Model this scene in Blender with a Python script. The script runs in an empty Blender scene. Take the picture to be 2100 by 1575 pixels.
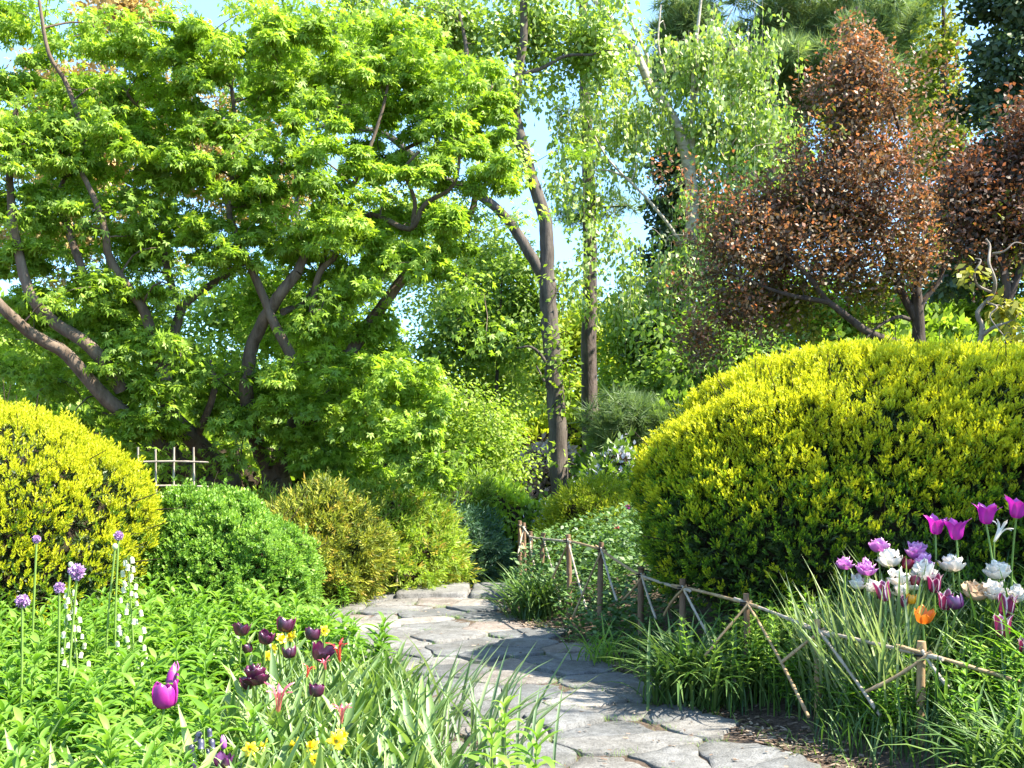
import bpy, math, random
import numpy as np
from mathutils import Vector
random.seed(7)
S = bpy.context.scene
COL = S.collection
R = math.radians
# ------------------------------------------------------------------ camera
F, CX, HY, H = 2300.0, 1050.0, 930.0, 1.35          # photo pixels / metres
cd = bpy.data.cameras.new('camera'); cam = bpy.data.objects.new('camera', cd); COL.objects.link(cam)
cam.location = (0, 0, H); cam.rotation_euler = (R(90), 0, 0)
cd.sensor_width = 36; cd.lens = 36 * F / 2100.0
cd.shift_y = (HY - 787.5) / 2100.0
cd.clip_start = .05; cd.clip_end = 2000
S.camera = cam
# ------------------------------------------------------------------ sky and sun
TO_SUN = Vector((.62, -.16, .77)).normalized()
el = math.asin(TO_SUN.z); az = math.atan2(TO_SUN.x, TO_SUN.y)
w = bpy.data.worlds.new('World'); S.world = w; w.use_nodes = True
nt = w.node_tree; nt.nodes.clear()
sky = nt.nodes.new('ShaderNodeTexSky'); sky.sky_type = 'NISHITA'; sky.sun_disc = False
sky.sun_elevation = el; sky.sun_rotation = az; sky.air_density = 1.0; sky.dust_density = .1; sky.ozone_density = 3.0
bg = nt.nodes.new('ShaderNodeBackground'); bg.inputs[1].default_value = .15
wo = nt.nodes.new('ShaderNodeOutputWorld')
tn = nt.nodes.new('ShaderNodeMix'); tn.data_type = 'RGBA'; tn.blend_type = 'MULTIPLY'; tn.inputs[0].default_value = 1; tcw = nt.nodes.new('ShaderNodeTexCoord'); sx = nt.nodes.new('ShaderNodeSeparateXYZ'); rw = nt.nodes.new('ShaderNodeValToRGB')
rw.color_ramp.elements[0].position = .05; rw.color_ramp.elements[0].color = (.34, .46, .58, 1); rw.color_ramp.elements[1].position = .75; rw.color_ramp.elements[1].color = (1, .92, .78, 1)
nt.links.new(tcw.outputs['Generated'], sx.inputs[0]); nt.links.new(sx.outputs['Z'], rw.inputs[0]); nt.links.new(rw.outputs[0], tn.inputs[7])
nt.links.new(sky.outputs[0], tn.inputs[6]); nt.links.new(tn.outputs[2], bg.inputs[0]); nt.links.new(bg.outputs[0], wo.inputs[0])
sl = bpy.data.lights.new('sun', 'SUN'); sl.energy = 4.0; sl.angle = R(.5); sl.color = (1, .92, .78)
so = bpy.data.objects.new('sun', sl); COL.objects.link(so); so.rotation_euler = TO_SUN.to_track_quat('Z', 'Y').to_euler()
so.location = (20, 3, 20)
S.view_settings.view_transform = 'Standard'; S.view_settings.look = 'None'; S.view_settings.gamma = 1
S.view_settings.exposure = 2.4
S.cycles.max_bounces = 9; S.cycles.diffuse_bounces = 7; S.cycles.glossy_bounces = 2; S.cycles.transmission_bounces = 7
S.cycles.transparent_max_bounces = 4; S.cycles.caustics_reflective = False; S.cycles.caustics_refractive = False

# ------------------------------------------------------------------ helpers
def P(px, py, Y): return np.array(((px - CX) / F * Y, Y, H + (HY - py) / F * Y))
def rng(k): return np.random.default_rng(k)
def nrm(a):
    a = np.asarray(a, float); return a / np.maximum(np.linalg.norm(a, axis=-1, keepdims=True), 1e-9)
def sst(a, b, x):
    t = np.clip((np.asarray(x, float) - a) / (b - a), 0, 1); return t * t * (3 - 2 * t)

def mat(name, nodes):
    m = bpy.data.materials.new(name); m.use_nodes = True
    n = m.node_tree; n.nodes.clear(); out = n.nodes.new('ShaderNodeOutputMaterial')
    sh = nodes(n); n.links.new(sh, out.inputs[0]); return m
def ramp(n, fac, stops):
    r = n.nodes.new('ShaderNodeValToRGB'); e = r.color_ramp.elements
    while len(e) < len(stops): e.new(.5)
    for i, (p, c) in enumerate(stops): e[i].position = p; e[i].color = (*c, 1)
    n.links.new(fac, r.inputs[0]); return r.outputs[0]
def attr(n, a='tint'):
    x = n.nodes.new('ShaderNodeAttribute'); x.attribute_name = a; return x.outputs['Fac']
def leaf_mat(name, stops, trans=.42, tcol=(1.15, 1.2, .6), gloss=.05, rough=.55):
    def f(n):
        c = ramp(n, attr(n), stops)
        d = n.nodes.new('ShaderNodeBsdfDiffuse'); n.links.new(c, d.inputs[0])
        mu = n.nodes.new('ShaderNodeMix'); mu.data_type = 'RGBA'; mu.blend_type = 'MULTIPLY'; mu.inputs[0].default_value = 1
        n.links.new(c, mu.inputs[6]); mu.inputs[7].default_value = (*tcol, 1)
        t = n.nodes.new('ShaderNodeBsdfTranslucent'); n.links.new(mu.outputs[2], t.inputs[0])
        m = n.nodes.new('ShaderNodeMixShader'); m.inputs[0].default_value = trans
        n.links.new(d.outputs[0], m.inputs[1]); n.links.new(t.outputs[0], m.inputs[2])
        g = n.nodes.new('ShaderNodeBsdfGlossy'); g.inputs['Roughness'].default_value = rough; g.inputs[0].default_value = (.9, .95, .9, 1)
        m2 = n.nodes.new('ShaderNodeMixShader'); m2.inputs[0].default_value = gloss
        n.links.new(m.outputs[0], m2.inputs[1]); n.links.new(g.outputs[0], m2.inputs[2]); return m2.outputs[0]
    return mat(name, f)
def bark_mat(name, c0, c1, scale=9, stretch=.25, bump=.6, rough=.9):
    def f(n):
        tc = n.nodes.new('ShaderNodeTexCoord'); mp = n.nodes.new('ShaderNodeMapping'); mp.inputs['Scale'].default_value = (1, 1, stretch)
        n.links.new(tc.outputs['Object'], mp.inputs[0])
        no = n.nodes.new('ShaderNodeTexNoise'); no.inputs['Scale'].default_value = scale; no.inputs['Detail'].default_value = 6
        no.inputs['Roughness'].default_value = .7; n.links.new(mp.outputs[0], no.inputs[0])
        c = ramp(n, no.outputs[0], [(.3, c0), (.7, c1)])
        b = n.nodes.new('ShaderNodeBsdfPrincipled'); b.inputs['Roughness'].default_value = rough; b.inputs['Specular IOR Level'].default_value = .2
        n.links.new(c, b.inputs[0])
        bu = n.nodes.new('ShaderNodeBump'); bu.inputs['Strength'].default_value = bump; bu.inputs['Distance'].default_value = .03
        n.links.new(no.outputs[0], bu.inputs['Height']); n.links.new(bu.outputs[0], b.inputs['Normal']); return b.outputs[0]
    return mat(name, f)

class MB:
    """collects arrays of vertices / faces / tint and links them as ONE mesh object"""
    def __init__(s): s.v = []; s.f = []; s.t = []; s.n = 0
    def add(s, v, f, t=None):
        v = np.asarray(v, np.float32).reshape(-1, 3); f = np.asarray(f, np.int64)
        s.v.append(v); s.f.append(f + s.n)
        if t is None: t = .5
        s.t.append(np.broadcast_to(np.asarray(t, np.float32), (len(v),))); s.n += len(v)
    def mesh(s, name, m, smooth=False):
        me = bpy.data.meshes.new(name)
        v = np.concatenate(s.v); me.vertices.add(len(v)); me.vertices.foreach_set('co', v.ravel())
        li = np.concatenate([f.ravel() for f in s.f]); tot = np.concatenate([np.full(len(f), f.shape[1]) for f in s.f])
        st = np.concatenate([[0], np.cumsum(tot)[:-1]])
        me.loops.add(len(li)); me.loops.foreach_set('vertex_index', li.astype(np.int32))
        me.polygons.add(len(tot)); me.polygons.foreach_set('loop_start', st.astype(np.int32))
        if smooth: me.polygons.foreach_set('use_smooth', np.ones(len(tot), bool))
        a = me.attributes.new('tint', 'FLOAT', 'POINT'); a.data.foreach_set('value', np.concatenate(s.t))
        me.materials.append(m); me.update(calc_edges=True); me.validate(); return me
    def build(s, name, m, parent=None, smooth=False):
        me = s.mesh(name, m, smooth); return link(name, me, parent)
def link(name, me, parent=None):
    o = bpy.data.objects.new(name, me); COL.objects.link(o)
    if parent is not None:
        o.parent = parent; o.location = -Vector(parent.location) if me.get('world') else (0, 0, 0)
    return o
def tag(o, label=None, cat=None, group=None, kind=None):
    if label: o['label'] = label
    if cat: o['category'] = cat
    if group: o['group'] = group
    if kind: o['kind'] = kind
    return o
def thing(name, loc, label, cat, group=None, rz=0, tilt=(0, 0)):
    o = bpy.data.objects.new(name, None); COL.objects.link(o); o.empty_display_size = .1
    o.location = [float(q) for q in loc]; o.rotation_euler = (tilt[0], tilt[1], rz); return tag(o, label, cat, group)
def part(root, name, mb, m, smooth=False, label=None):
    """mb in world coordinates -> child of root (root unrotated)"""
    off = np.array(root.location, np.float32)
    mb.v = [v - off for v in mb.v]
    o = mb.build(name, m, None, smooth); o.parent = root
    if label: o['label'] = label
    return o
def subpart(root, par, name, mb, m, smooth=False):
    off = np.array(root.location, np.float32); mb.v = [v - off for v in mb.v]
    o = mb.build(name, m, None, smooth); o.parent = par; return o

def tube(mb, pts, rad, sides=6, t=.5, cap=True):
    pts = np.asarray(pts, float); n = len(pts); rad = np.broadcast_to(np.asarray(rad, float), (n,))
    tg = nrm(np.gradient(pts, axis=0)); ref = np.array((0, 0, 1.)) if abs(tg[0][2]) < .9 else np.array((1., 0, 0))
    a = nrm(np.cross(tg, ref)); b = np.cross(tg, a)
    an = np.arange(sides) / sides * 2 * np.pi
    ring = pts[:, None] + rad[:, None, None] * (a[:, None] * np.cos(an)[None, :, None] + b[:, None] * np.sin(an)[None, :, None])
    i = np.arange(n - 1)[:, None] * sides; k = np.arange(sides); k2 = (k + 1) % sides
    f = np.stack([i + k, i + k2, i + sides + k2, i + sides + k], -1).reshape(-1, 4)
    mb.add(ring.reshape(-1, 3), f, t)
    if cap:
        for r, s_ in ((ring[0], -1), (ring[-1], 1)):
            mb.add(r, [list(range(sides))[::s_]], t)
def smooth_path(pts, n=4):
    """Catmull-Rom through the points"""
    p = np.asarray(pts, float); q = np.vstack([2 * p[0] - p[1], p, 2 * p[-1] - p[-2]]); out = []
    for i in range(1, len(q) - 2):
        for u in np.arange(n) / n:
            a, b, c, d = q[i - 1], q[i], q[i + 1], q[i + 2]
            out.append(.5 * (2 * b + (c - a) * u + (2 * a - 5 * b + 4 * c - d) * u * u + (3 * b - a - 3 * c + d) * u ** 3))
    out.append(p[-1]); return np.array(out)
def scatter(mb, tpl, pos, yd, zd, sc, tint=.5):
    """copies of a template: x across, y along, z normal"""
    V, Fc, Tt = tpl; pos = np.asarray(pos, float).reshape(-1, 3); N = len(pos)
    if N == 0: return
    y = nrm(np.broadcast_to(yd, (N, 3))); z = np.broadcast_to(zd, (N, 3)) + 1e-4
    x = nrm(np.cross(y, z)); z = np.cross(x, y)
    sc = np.asarray(sc, float)
    if sc.ndim < 2: sc = np.repeat(np.broadcast_to(sc, (N,))[:, None], 3, 1)
    L = V[None] * sc[:, None]
    W = pos[:, None] + L[..., 0:1] * x[:, None] + L[..., 1:2] * y[:, None] + L[..., 2:3] * z[:, None]
    f = (Fc[None] + (np.arange(N) * len(V))[:, None, None]).reshape(-1, Fc.shape[1])
    t = np.clip(np.broadcast_to(np.asarray(tint), (N,))[:, None] + Tt[None], 0, 1)
    mb.add(W.reshape(-1, 3), f, t.ravel())
# leaf templates ------------------------------------------------------------
def T(v, f, t=None):
    v = np.array(v, float); return v, np.array(f, int), np.zeros(len(v)) if t is None else np.array(t, float)
LEAF = T([(0, 0, 0), (.3, .45, .06), (0, 1, -.08), (-.3, .45, .06)], [(0, 1, 2, 3)])
def lance(wd=.13, seg=4, bend=.9, fold=.25, prof=None):
    v = []; t = []; y = z = 0.
    for i in range(seg + 1):
        u = i / seg; wv = wd * (math.sin(math.pi * min(1, u * .93 + .06)) ** .8 if prof is None else prof(u))
        if i:
            ph = bend * (u - .5 / seg) - .25 * bend; y += math.cos(ph) / seg; z -= math.sin(ph) / seg
        for k in (-1, 0, 1): v.append((k * wv, y, z + abs(k) * wv * fold * 2)); t.append(.06 if k else -.05)
    f = []
    for i in range(seg):
        for k in (0, 1): a = i * 3 + k; f.append((a, a + 1, a + 4, a + 3))
    return T(v, f, t)
LANCE = [lance(.12, 4, b) for b in (.5, 1.0, 1.5)]
def blade(wd=.03, seg=6, bend=1., tip=.15):
    return lance(wd, seg, bend, .3, lambda u: (.75 + .25 * math.sin(u * 3)) * (1 if u < .55 else max(0.02, 1 - ((u - .55) / .45) ** 1.6)))
def palm():
    v = []; f = []
    for a, l in ((-85, .62), (-42, .88), (0, 1), (42, .88), (85, .62)):
        c, s_ = math.cos(R(a)), math.sin(R(a)); i = len(v); wv = .13
        def q(x, y, z): return (x * c + y * s_, -x * s_ + y * c, z)
        v += [q(0, .0, 0), q(wv, l * .5, .03), q(0, l, -.16 * l), q(-wv, l * .5, .03)]; f.append((i, i + 1, i + 2, i + 3))
    return T(v, f)
PALM = palm()
def tuft(n, l=1., wd=.05, spread=1., seed=1, t0=-.1, t1=.1):
    g = rng(seed); v = []; f = []; t = []
    for i in range(n):
        a = g.uniform(0, 2 * np.pi); s_ = spread * g.uniform(.2, 1); d = nrm((math.cos(a) * s_, g.uniform(.5, 1), math.sin(a) * s_)); x = nrm(np.cross(d, g.normal(size=3)))
        ll = l * g.uniform(.7, 1.1); k = len(v); v += [x * wd, -x * wd, d * ll]; f.append((k, k + 1, k + 2)); t += [t0, t0, t1]
    return T(v, f, t)
PINE = [tuft(16, 1, .025, 1.3, s) for s in range(3)]
def sprig(n, seed, prongs=1, nl=.32, wd=.05, tg=(-.35, .25), fw=0.):
    """short shoot with needles; tint rises from base to tip"""
    g = rng(seed); v = []; f = []; t = []
    for p in range(prongs):
        a = p * 2.4 + g.uniform(0, .8); o = 0 if p == 0 else .38
        ax = nrm((math.cos(a) * o, 1, math.sin(a) * o)); st = 0 if p == 0 else .2
        ln = 1 if p == 0 else g.uniform(.55, .8)
        for i in range(n):
            u = (i + .6) / n; b = i * 2.4 + g.uniform(-.4, .4)
            base = ax * (st + u * ln * .8); out = nrm((math.cos(b), 0, math.sin(b)))
            d = nrm(out * (.85 - .45 * u - fw) + ax * (.45 + .5 * u + fw)); x = nrm(np.cross(d, ax + .01)); k = len(v); l = nl * g.uniform(.8, 1.15)
            v += [base - x * wd * .5, base + d * l * .5 + x * wd, base + d * l, base + d * l * .5 - x * wd]; f.append((k, k + 1, k + 2, k + 3))
            tt = tg[0] + (tg[1] - tg[0]) * u; t += [tt - .1, tt, tt + .05, tt]
    return T(v, f, t)
YEW = [sprig(8, s, 3, .28, .058, (-.25, .22), .14) for s in range(5)]
YEWD = [sprig(9, 20 + s, 1, .42, .05, (-.1, .1)) for s in range(3)]
BOX = [sprig(7, 40 + s, 2, .36, .10, (-.25, .2)) for s in range(4)]
_a = np.arange(4) / 4 * 2 * np.pi
STEM = T([(math.cos(a), 0, math.sin(a)) for a in _a] + [(math.cos(a) * .7, 1, math.sin(a) * .7) for a in _a], [(i, (i + 1) % 4, 4 + (i + 1) % 4, 4 + i) for i in range(4)])
UP = np.array((0, 0, 1.))
def leafcloud(mb, g, cen, rad, n, tpl, size, out=.6, droop=.4, flat=.8, noise=.5, shell=.5, tb=.5, tv=.22, dome=False, tipup=0.):
    """n leaves about each centre"""
    cen = np.asarray(cen, float); C_ = np.repeat(cen, n, 0); rad = np.asarray(rad, float)
    rr = np.repeat(rad if rad.ndim == 2 else np.broadcast_to(rad, (len(cen), 3)), n, 0)
    d = nrm(g.normal(size=C_.shape))
    if dome: d[:, 2] = np.abs(d[:, 2]) * 1.0 - .25; d = nrm(d)
    r = g.uniform(0, 1, len(C_)) ** shell
    pos = C_ + d * rr * r[:, None]
    yd = d * np.array((1, 1, .5)) * out - UP * droop + g.normal(size=d.shape) * noise
    zd = UP * flat + d * .6 + g.normal(size=d.shape) * noise
    cl = np.repeat(g.normal(0, .09, len(cen)), n)
    tint = tb + cl + g.uniform(-tv, tv, len(C_))
    if tipup: tint = tint + tipup * d[:, 2] * r
    sz = size * g.uniform(.65, 1.2, len(C_))
    if isinstance(tpl, list):
        k = g.integers(0, len(tpl), len(C_))
        for i, tp in enumerate(tpl): m_ = k == i; scatter(mb, tp, pos[m_], yd[m_], zd[m_], sz[m_], tint[m_])
    else: scatter(mb, tpl, pos, yd, zd, sz, tint)
def grow(mb, g, nodes, nrad, targets, rt=.004, k=.018, sag=.12, sides=4, wob=.08):
    """twigs from the nearest node of the skeleton to each target"""
    nodes = [np.asarray(q, float) for q in nodes]; nrad = list(nrad); tg = np.asarray(targets, float)
    A = np.array(nodes); d0 = np.array([np.min(np.linalg.norm(A - t, axis=1)) for t in tg])
    for i in np.argsort(d0):
        A = np.array(nodes); t = tg[i]; dd = np.linalg.norm(A - t, axis=1) + np.maximum(0, A[:, 2] - t[2]) * .6
        j = int(np.argmin(dd)); a = A[j]; L = np.linalg.norm(t - a)
        if L < .05: continue
        u = np.linspace(0, 1, 6)[:, None]; off = g.normal(size=3) * L * wob
        pts = a + (t - a) * u + (UP * sag * L + off) * np.sin(np.pi * u) + g.normal(size=(6, 3)) * L * .02 * np.sin(np.pi * u)
        r0 = min(nrad[j] * .75, rt + k * L); rad = np.linspace(r0, max(rt, r0 * .45), 6)
        tube(mb, pts, rad, sides, g.uniform(.3, .7), cap=False)
        for q, r_ in zip(pts[1:], rad[1:]): nodes.append(q); nrad.append(r_)
def limbs_mesh(mb, limbs, sides=9):
    nodes = []; rads = []
    for pts, r0, r1 in limbs:
        p = smooth_path([P(*q) for q in pts], 4); r = np.linspace(r0, r1, len(p))
        g = rng(int(abs(p[0][0]) * 100) + len(p)); p[1:-1] += g.normal(size=(len(p) - 2, 3)) * r[1:-1, None] * .05
        tube(mb, p, r, sides, .5); nodes += list(p); rads += list(r)
    return nodes, rads
def blob_pts(g, blobs, sp=1.):
    """blobs: (px, py, Y, half width px, half height px, half depth m, n)"""
    out = []
    for px, py, Y, hw, hh, hd, n in blobs:
        c = P(px, py, Y); d = nrm(g.normal(size=(n, 3))) * np.minimum(1.5, np.abs(g.normal(.35, .45, (n, 1))) * sp)
        out.append(c + d * np.array((hw / F * Y, hd, hh / F * Y)))
    return np.concatenate(out)
# ------------------------------------------------------------------ materials
M = {}
M['maple'] = leaf_mat('maple_leaf', [(0, (.10, .19, .014)), (.5, (.26, .42, .035)), (1, (.41, .56, .08))], .55, (1.2, 1.2, .6), gloss=.025)
M['green'] = leaf_mat('spring_leaf', [(0, (.09, .17, .015)), (.5, (.25, .37, .035)), (1, (.40, .51, .08))], .54, gloss=.025)
M['lightgreen'] = leaf_mat('pale_leaf', [(0, (.17, .26, .04)), (.5, (.35, .46, .08)), (1, (.50, .60, .16))], .54, gloss=.025)
M['yelgreen'] = leaf_mat('yellow_green_leaf', [(0, (.14, .22, .012)), (.5, (.31, .38, .022)), (1, (.46, .48, .04))], .46, gloss=.02)
M['midgreen'] = leaf_mat('mid_leaf', [(0, (.05, .11, .015)), (.5, (.16, .26, .035)), (1, (.28, .40, .06))], .5, gloss=.025)
M['birch'] = leaf_mat('birch_leaf', [(0, (.10, .18, .02)), (.5, (.26, .38, .05)), (1, (.44, .55, .14))], .5, gloss=.07)
M['tan'] = leaf_mat('tan_blossom', [(0, (.22, .14, .035)), (.5, (.45, .31, .09)), (1, (.62, .48, .20))], .35, (1.1, 1.05, .9))
M['pine'] = leaf_mat('pine_needle', [(0, (.07, .13, .045)), (.5, (.18, .26, .09)), (1, (.33, .40, .17))], .4, gloss=.03)
M['conifer'] = leaf_mat('dark_conifer', [(0, (.012, .035, .016)), (.5, (.045, .085, .03)), (1, (.14, .17, .06))], .3, gloss=.04)
M['bluegreen'] = leaf_mat('blue_green_leaf', [(0, (.02, .06, .032)), (.5, (.06, .14, .07)), (1, (.15, .25, .12))], .3, gloss=.03)
M['plum'] = leaf_mat('copper_leaf', [(0, (.07, .05, .022)), (.4, (.155, .11, .06)), (.74, (.27, .15, .085)), (1, (.52, .22, .13))], .45, (1.3, .95, .5), .045)
M['plumgreen'] = leaf_mat('copper_inner_leaf', [(0, (.05, .07, .012)), (.5, (.16, .18, .02)), (1, (.34, .32, .03))], .45, gloss=.03)
M['yew'] = leaf_mat('yew_shoot', [(0, (.02, .05, .006)), (.25, (.10, .18, .008)), (.55, (.35, .41, .012)), (1, (.57, .57, .022))], .38, (1.1, 1.1, .6), .02)
M['yewgreen'] = leaf_mat('yew_green_shoot', [(0, (.015, .045, .007)), (.5, (.09, .19, .010)), (1, (.30, .40, .014))], .38, gloss=.02)
M['yewdark'] = leaf_mat('yew_old_needle', [(0, (.012, .028, .008)), (.5, (.035, .07, .014)), (1, (.09, .13, .03))], .25, gloss=.025, rough=.45)
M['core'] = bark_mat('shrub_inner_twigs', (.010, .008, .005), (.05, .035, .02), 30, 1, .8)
M['box'] = leaf_mat('box_leaf', [(0, (.03, .10, .010)), (.5, (.15, .30, .03)), (1, (.33, .50, .08))], .42, gloss=.03)
M['olive'] = leaf_mat('olive_yew', [(0, (.06, .09, .012)), (.5, (.22, .27, .03)), (.85, (.36, .36, .035)), (1, (.42, .28, .06))], .35, gloss=.02)
M['bark'] = bark_mat('brown_bark', (.055, .038, .026), (.20, .15, .11), 12, .25, .8)
M['barkdark'] = bark_mat('dark_bark', (.025, .019, .016), (.10, .08, .065), 12, .25, .7)
M['bark_grey'] = bark_mat('grey_bark', (.035, .03, .025), (.15, .125, .105), 9, .22, .9)
M['bark_pine'] = bark_mat('pine_bark', (.04, .032, .028), (.16, .125, .11), 10, .3, 1)
M['bark_birch'] = bark_mat('birch_bark', (.20, .17, .13), (.55, .50, .42), 7, 2.5, .4)
M['bark_pale'] = bark_mat('pale_bark', (.12, .10, .085), (.30, .26, .21), 10, .6, .4)
M['pinkblossom'] = leaf_mat('pink_blossom', [(0, (.30, .22, .16)), (.5, (.55, .42, .36)), (1, (.72, .62, .58))], .3, (1, 1, 1))
M['whiteblossom'] = leaf_mat('pale_lilac_blossom', [(0, (.45, .45, .60)), (1, (.78, .78, .86))], .3, (1, 1, 1))
M['perennial'] = leaf_mat('perennial_leaf', [(0, (.04, .11, .012)), (.5, (.145, .30, .025)), (1, (.31, .45, .08))], .48, gloss=.03)
M['strap'] = leaf_mat('strap_leaf', [(0, (.05, .12, .025)), (.5, (.15, .26, .06)), (1, (.36, .46, .14))], .4, gloss=.05)
M['grassdark'] = leaf_mat('dark_grass_blade', [(0, (.015, .06, .015)), (.5, (.075, .15, .03)), (1, (.18, .27, .07))], .36, gloss=.03)
M['nepeta'] = leaf_mat('small_soft_leaf', [(0, (.02, .06, .015)), (.5, (.07, .15, .035)), (1, (.16, .26, .07))], .35, gloss=.04)
M['blade'] = leaf_mat('grey_green_blade', [(0, (.06, .12, .045)), (.5, (.16, .25, .11)), (1, (.36, .42, .20))], .34, gloss=.04)
M['stem'] = leaf_mat('green_stem', [(0, (.08, .16, .02)), (1, (.22, .34, .05))], .2)

# ------------------------------------------------------------------ ground and path
_ly = [2.6, 3.3, 4.2, 5, 5.5, 6.2, 7, 8, 9, 10.5, 12]; _lx = [.35, .12, -.1, -.3, -.42, -.65, -1.06, -1.3, -1.45, -1.2, -1.1]
_ry = [2.6, 3.5, 4.8, 5.75, 6.6, 7.57, 8.4, 9.4, 10.5, 12]; _rx = [2.6, 2.05, 1.36, .98, .70, .49, .22, -.08, -.14, -.1]
def LE(y): return np.interp(y, _ly, _lx)
def RE(y): return np.interp(y, _ry, _rx)
def Z(x, y):
    x = np.asarray(x, float); y = np.asarray(y, float)
    near = 1 - sst(10.5, 13, y)
    z = (sst(.15, 1.5, x - RE(y)) * .34 + sst(1.2, 3.2, x - RE(y)) * .15) * (1 - sst(9, 14, y)) + sst(.1, 1.2, LE(y) - x) * .08 * near
    z = z + sst(12, 22, y) * .22 - .16 * np.exp(-((x + .6) / 1.6) ** 2 - ((y - 13) / 1.4) ** 2)
    return z + .012 * np.sin(x * 7.1 + y * 3.3) * np.sin(y * 5.7 - x * 2.2)
gx = np.unique(np.concatenate([np.arange(-6, 6, .1), np.linspace(-30, 30, 61), np.linspace(-400, 400, 41)]))
gy = np.unique(np.concatenate([np.arange(1, 14, .1), np.linspace(-30, 60, 61), np.linspace(-300, 600, 46)]))
XX, YY = np.meshgrid(gx, gy); ZZ = Z(XX, YY); mb = MB()
i, j = np.meshgrid(np.arange(len(gy) - 1), np.arange(len(gx) - 1), indexing='ij'); nx = len(gx); a = (i * nx + j).ravel()
grass = sst(14, 17, YY) * .8
mb.add(np.stack([XX, YY, ZZ], -1), np.stack([a, a + 1, a + nx + 1, a + nx], -1), grass.ravel())
def soil(n):
    tc = n.nodes.new('ShaderNodeTexCoord')
    a1 = n.nodes.new('ShaderNodeTexNoise'); a1.inputs['Scale'].default_value = 55; a1.inputs['Detail'].default_value = 8; a1.inputs['Roughness'].default_value = .75
    a2 = n.nodes.new('ShaderNodeTexNoise'); a2.inputs['Scale'].default_value = 2.2
    for q in (a1, a2): n.links.new(tc.outputs['Object'], q.inputs[0])
    c1 = ramp(n, a1.outputs[0], [(.3, (.045, .032, .024)), (.55, (.12, .09, .068)), (.75, (.26, .21, .17))])
    c2 = ramp(n, a1.outputs[0], [(.3, (.02, .06, .01)), (.7, (.09, .17, .02))])
    mx = n.nodes.new('ShaderNodeMix'); mx.data_type = 'RGBA'; n.links.new(attr(n), mx.inputs[0]); n.links.new(c1, mx.inputs[6]); n.links.new(c2, mx.inputs[7])
    b = n.nodes.new('ShaderNodeBsdfPrincipled'); b.inputs['Roughness'].default_value = .95; b.inputs['Specular IOR Level'].default_value = .1; n.links.new(mx.outputs[2], b.inputs[0])
    bu = n.nodes.new('ShaderNodeBump'); bu.inputs['Strength'].default_value = .9; bu.inputs['Distance'].default_value = .02; n.links.new(a1.outputs[0], bu.inputs['Height']); n.links.new(bu.outputs[0], b.inputs['Normal'])
    return b.outputs[0]
tag(mb.build('ground', mat('soil', soil), None, True), kind='structure')

def clip(poly, p, q):
    """keep the side of the bisector nearer p"""
    m_ = (p + q) / 2; d = q - p; out = []
    for k in range(len(poly)):
        a, b = poly[k], poly[(k + 1) % len(poly)]; sa, sb = np.dot(a - m_, d), np.dot(b - m_, d)
        if sa <= 0: out.append(a)
        if sa * sb < 0: out.append(a + (b - a) * sa / (sa - sb))
    return out
g = rng(11); seeds = []; keep = []
y = 2.9; row = 0
while y < 10.35:
    l, r = LE(y) - .35, RE(y) + .02; n = max(2, int(round((r - l) / g.uniform(.27, .64))))
    for k in range(-1, n + 1):
        x = l + (k + .5) * (r - l) / n + g.uniform(-.10, .10); yy = y + g.uniform(-.10, .10) + (.09 if (k + row) % 2 else -.09)
        seeds.append((x, yy)); keep.append(0 <= k < n and yy > 2.8)
    y += g.uniform(.24, .46); row += 1
seeds = np.array(seeds)
def slab(mb, poly, z0, z1, tint, g, tilt=.008, wob=.014, bev=.004):
    poly = np.array(poly); c = poly.mean(0); pts = []
    for k in range(len(poly)):
        a, b = poly[k], poly[(k + 1) % len(poly)]; n = max(1, int(np.linalg.norm(b - a) / .04)); e = b - a; nn = np.array((-e[1], e[0])) / (np.linalg.norm(e) + 1e-6); ph = g.uniform(0, 6)
        for u in np.arange(n) / n:
            w_ = math.sin(u * math.pi); pts.append(a + e * u + nn * (math.sin(u * 7 + ph) * wob * w_ + g.normal(0, wob * .4)))
    pts = np.array(pts)
    for _ in range(1): pts = .7 * pts + .15 * np.roll(pts, 1, 0) + .15 * np.roll(pts, -1, 0)
    dirs = nrm(pts - c); n = len(pts); tl = g.normal(0, tilt, 2)
    def ring(inset, z, jit=0):
        q = pts - dirs * inset; return np.column_stack([q, z + (q - c) @ tl + g.normal(0, jit, n)])
    rs = [ring(-.004, z0), ring(0, z1 - bev * .8, .002), ring(bev, z1, .0015), ring(bev + .05, z1 + .002, .002)]
    V = np.concatenate(rs + [np.array([[*c, z1 + .003]])]); k = np.arange(n); k2 = (k + 1) % n
    f = np.concatenate([np.stack([o + k, o + k2, o + n + k2, o + n + k], -1) for o in (0, n, 2 * n)])
    mb.add(V, f, tint); s0 = mb.n - len(V)
    mb.f.append(np.stack([s0 + 3 * n + k, s0 + 3 * n + k2, np.full(n, s0 + 4 * n)], -1))
mb = MB(); joints = []
for k in np.where(keep)[0]:
    p = seeds[k]; poly = [p + np.array(q) for q in ((-1, -1), (1, -1), (1, 1), (-1, 1))]
    for q in np.where(np.linalg.norm(seeds - p, axis=1) < 1.9)[0]:
        if q != k: poly = clip(poly, p, seeds[q])
    if len(poly) < 3: continue
    poly = np.array(poly); c = poly.mean(0); joints += [list(q) for q in poly]
    poly = c + (poly - c) * (1 - g.uniform(.005, .014) / max(.12, np.min(np.linalg.norm(poly - c, axis=1))))
    slab(mb, poly, -.03, float(Z(*c)) + g.uniform(.010, .024), g.uniform(0, 1), g)
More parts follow.
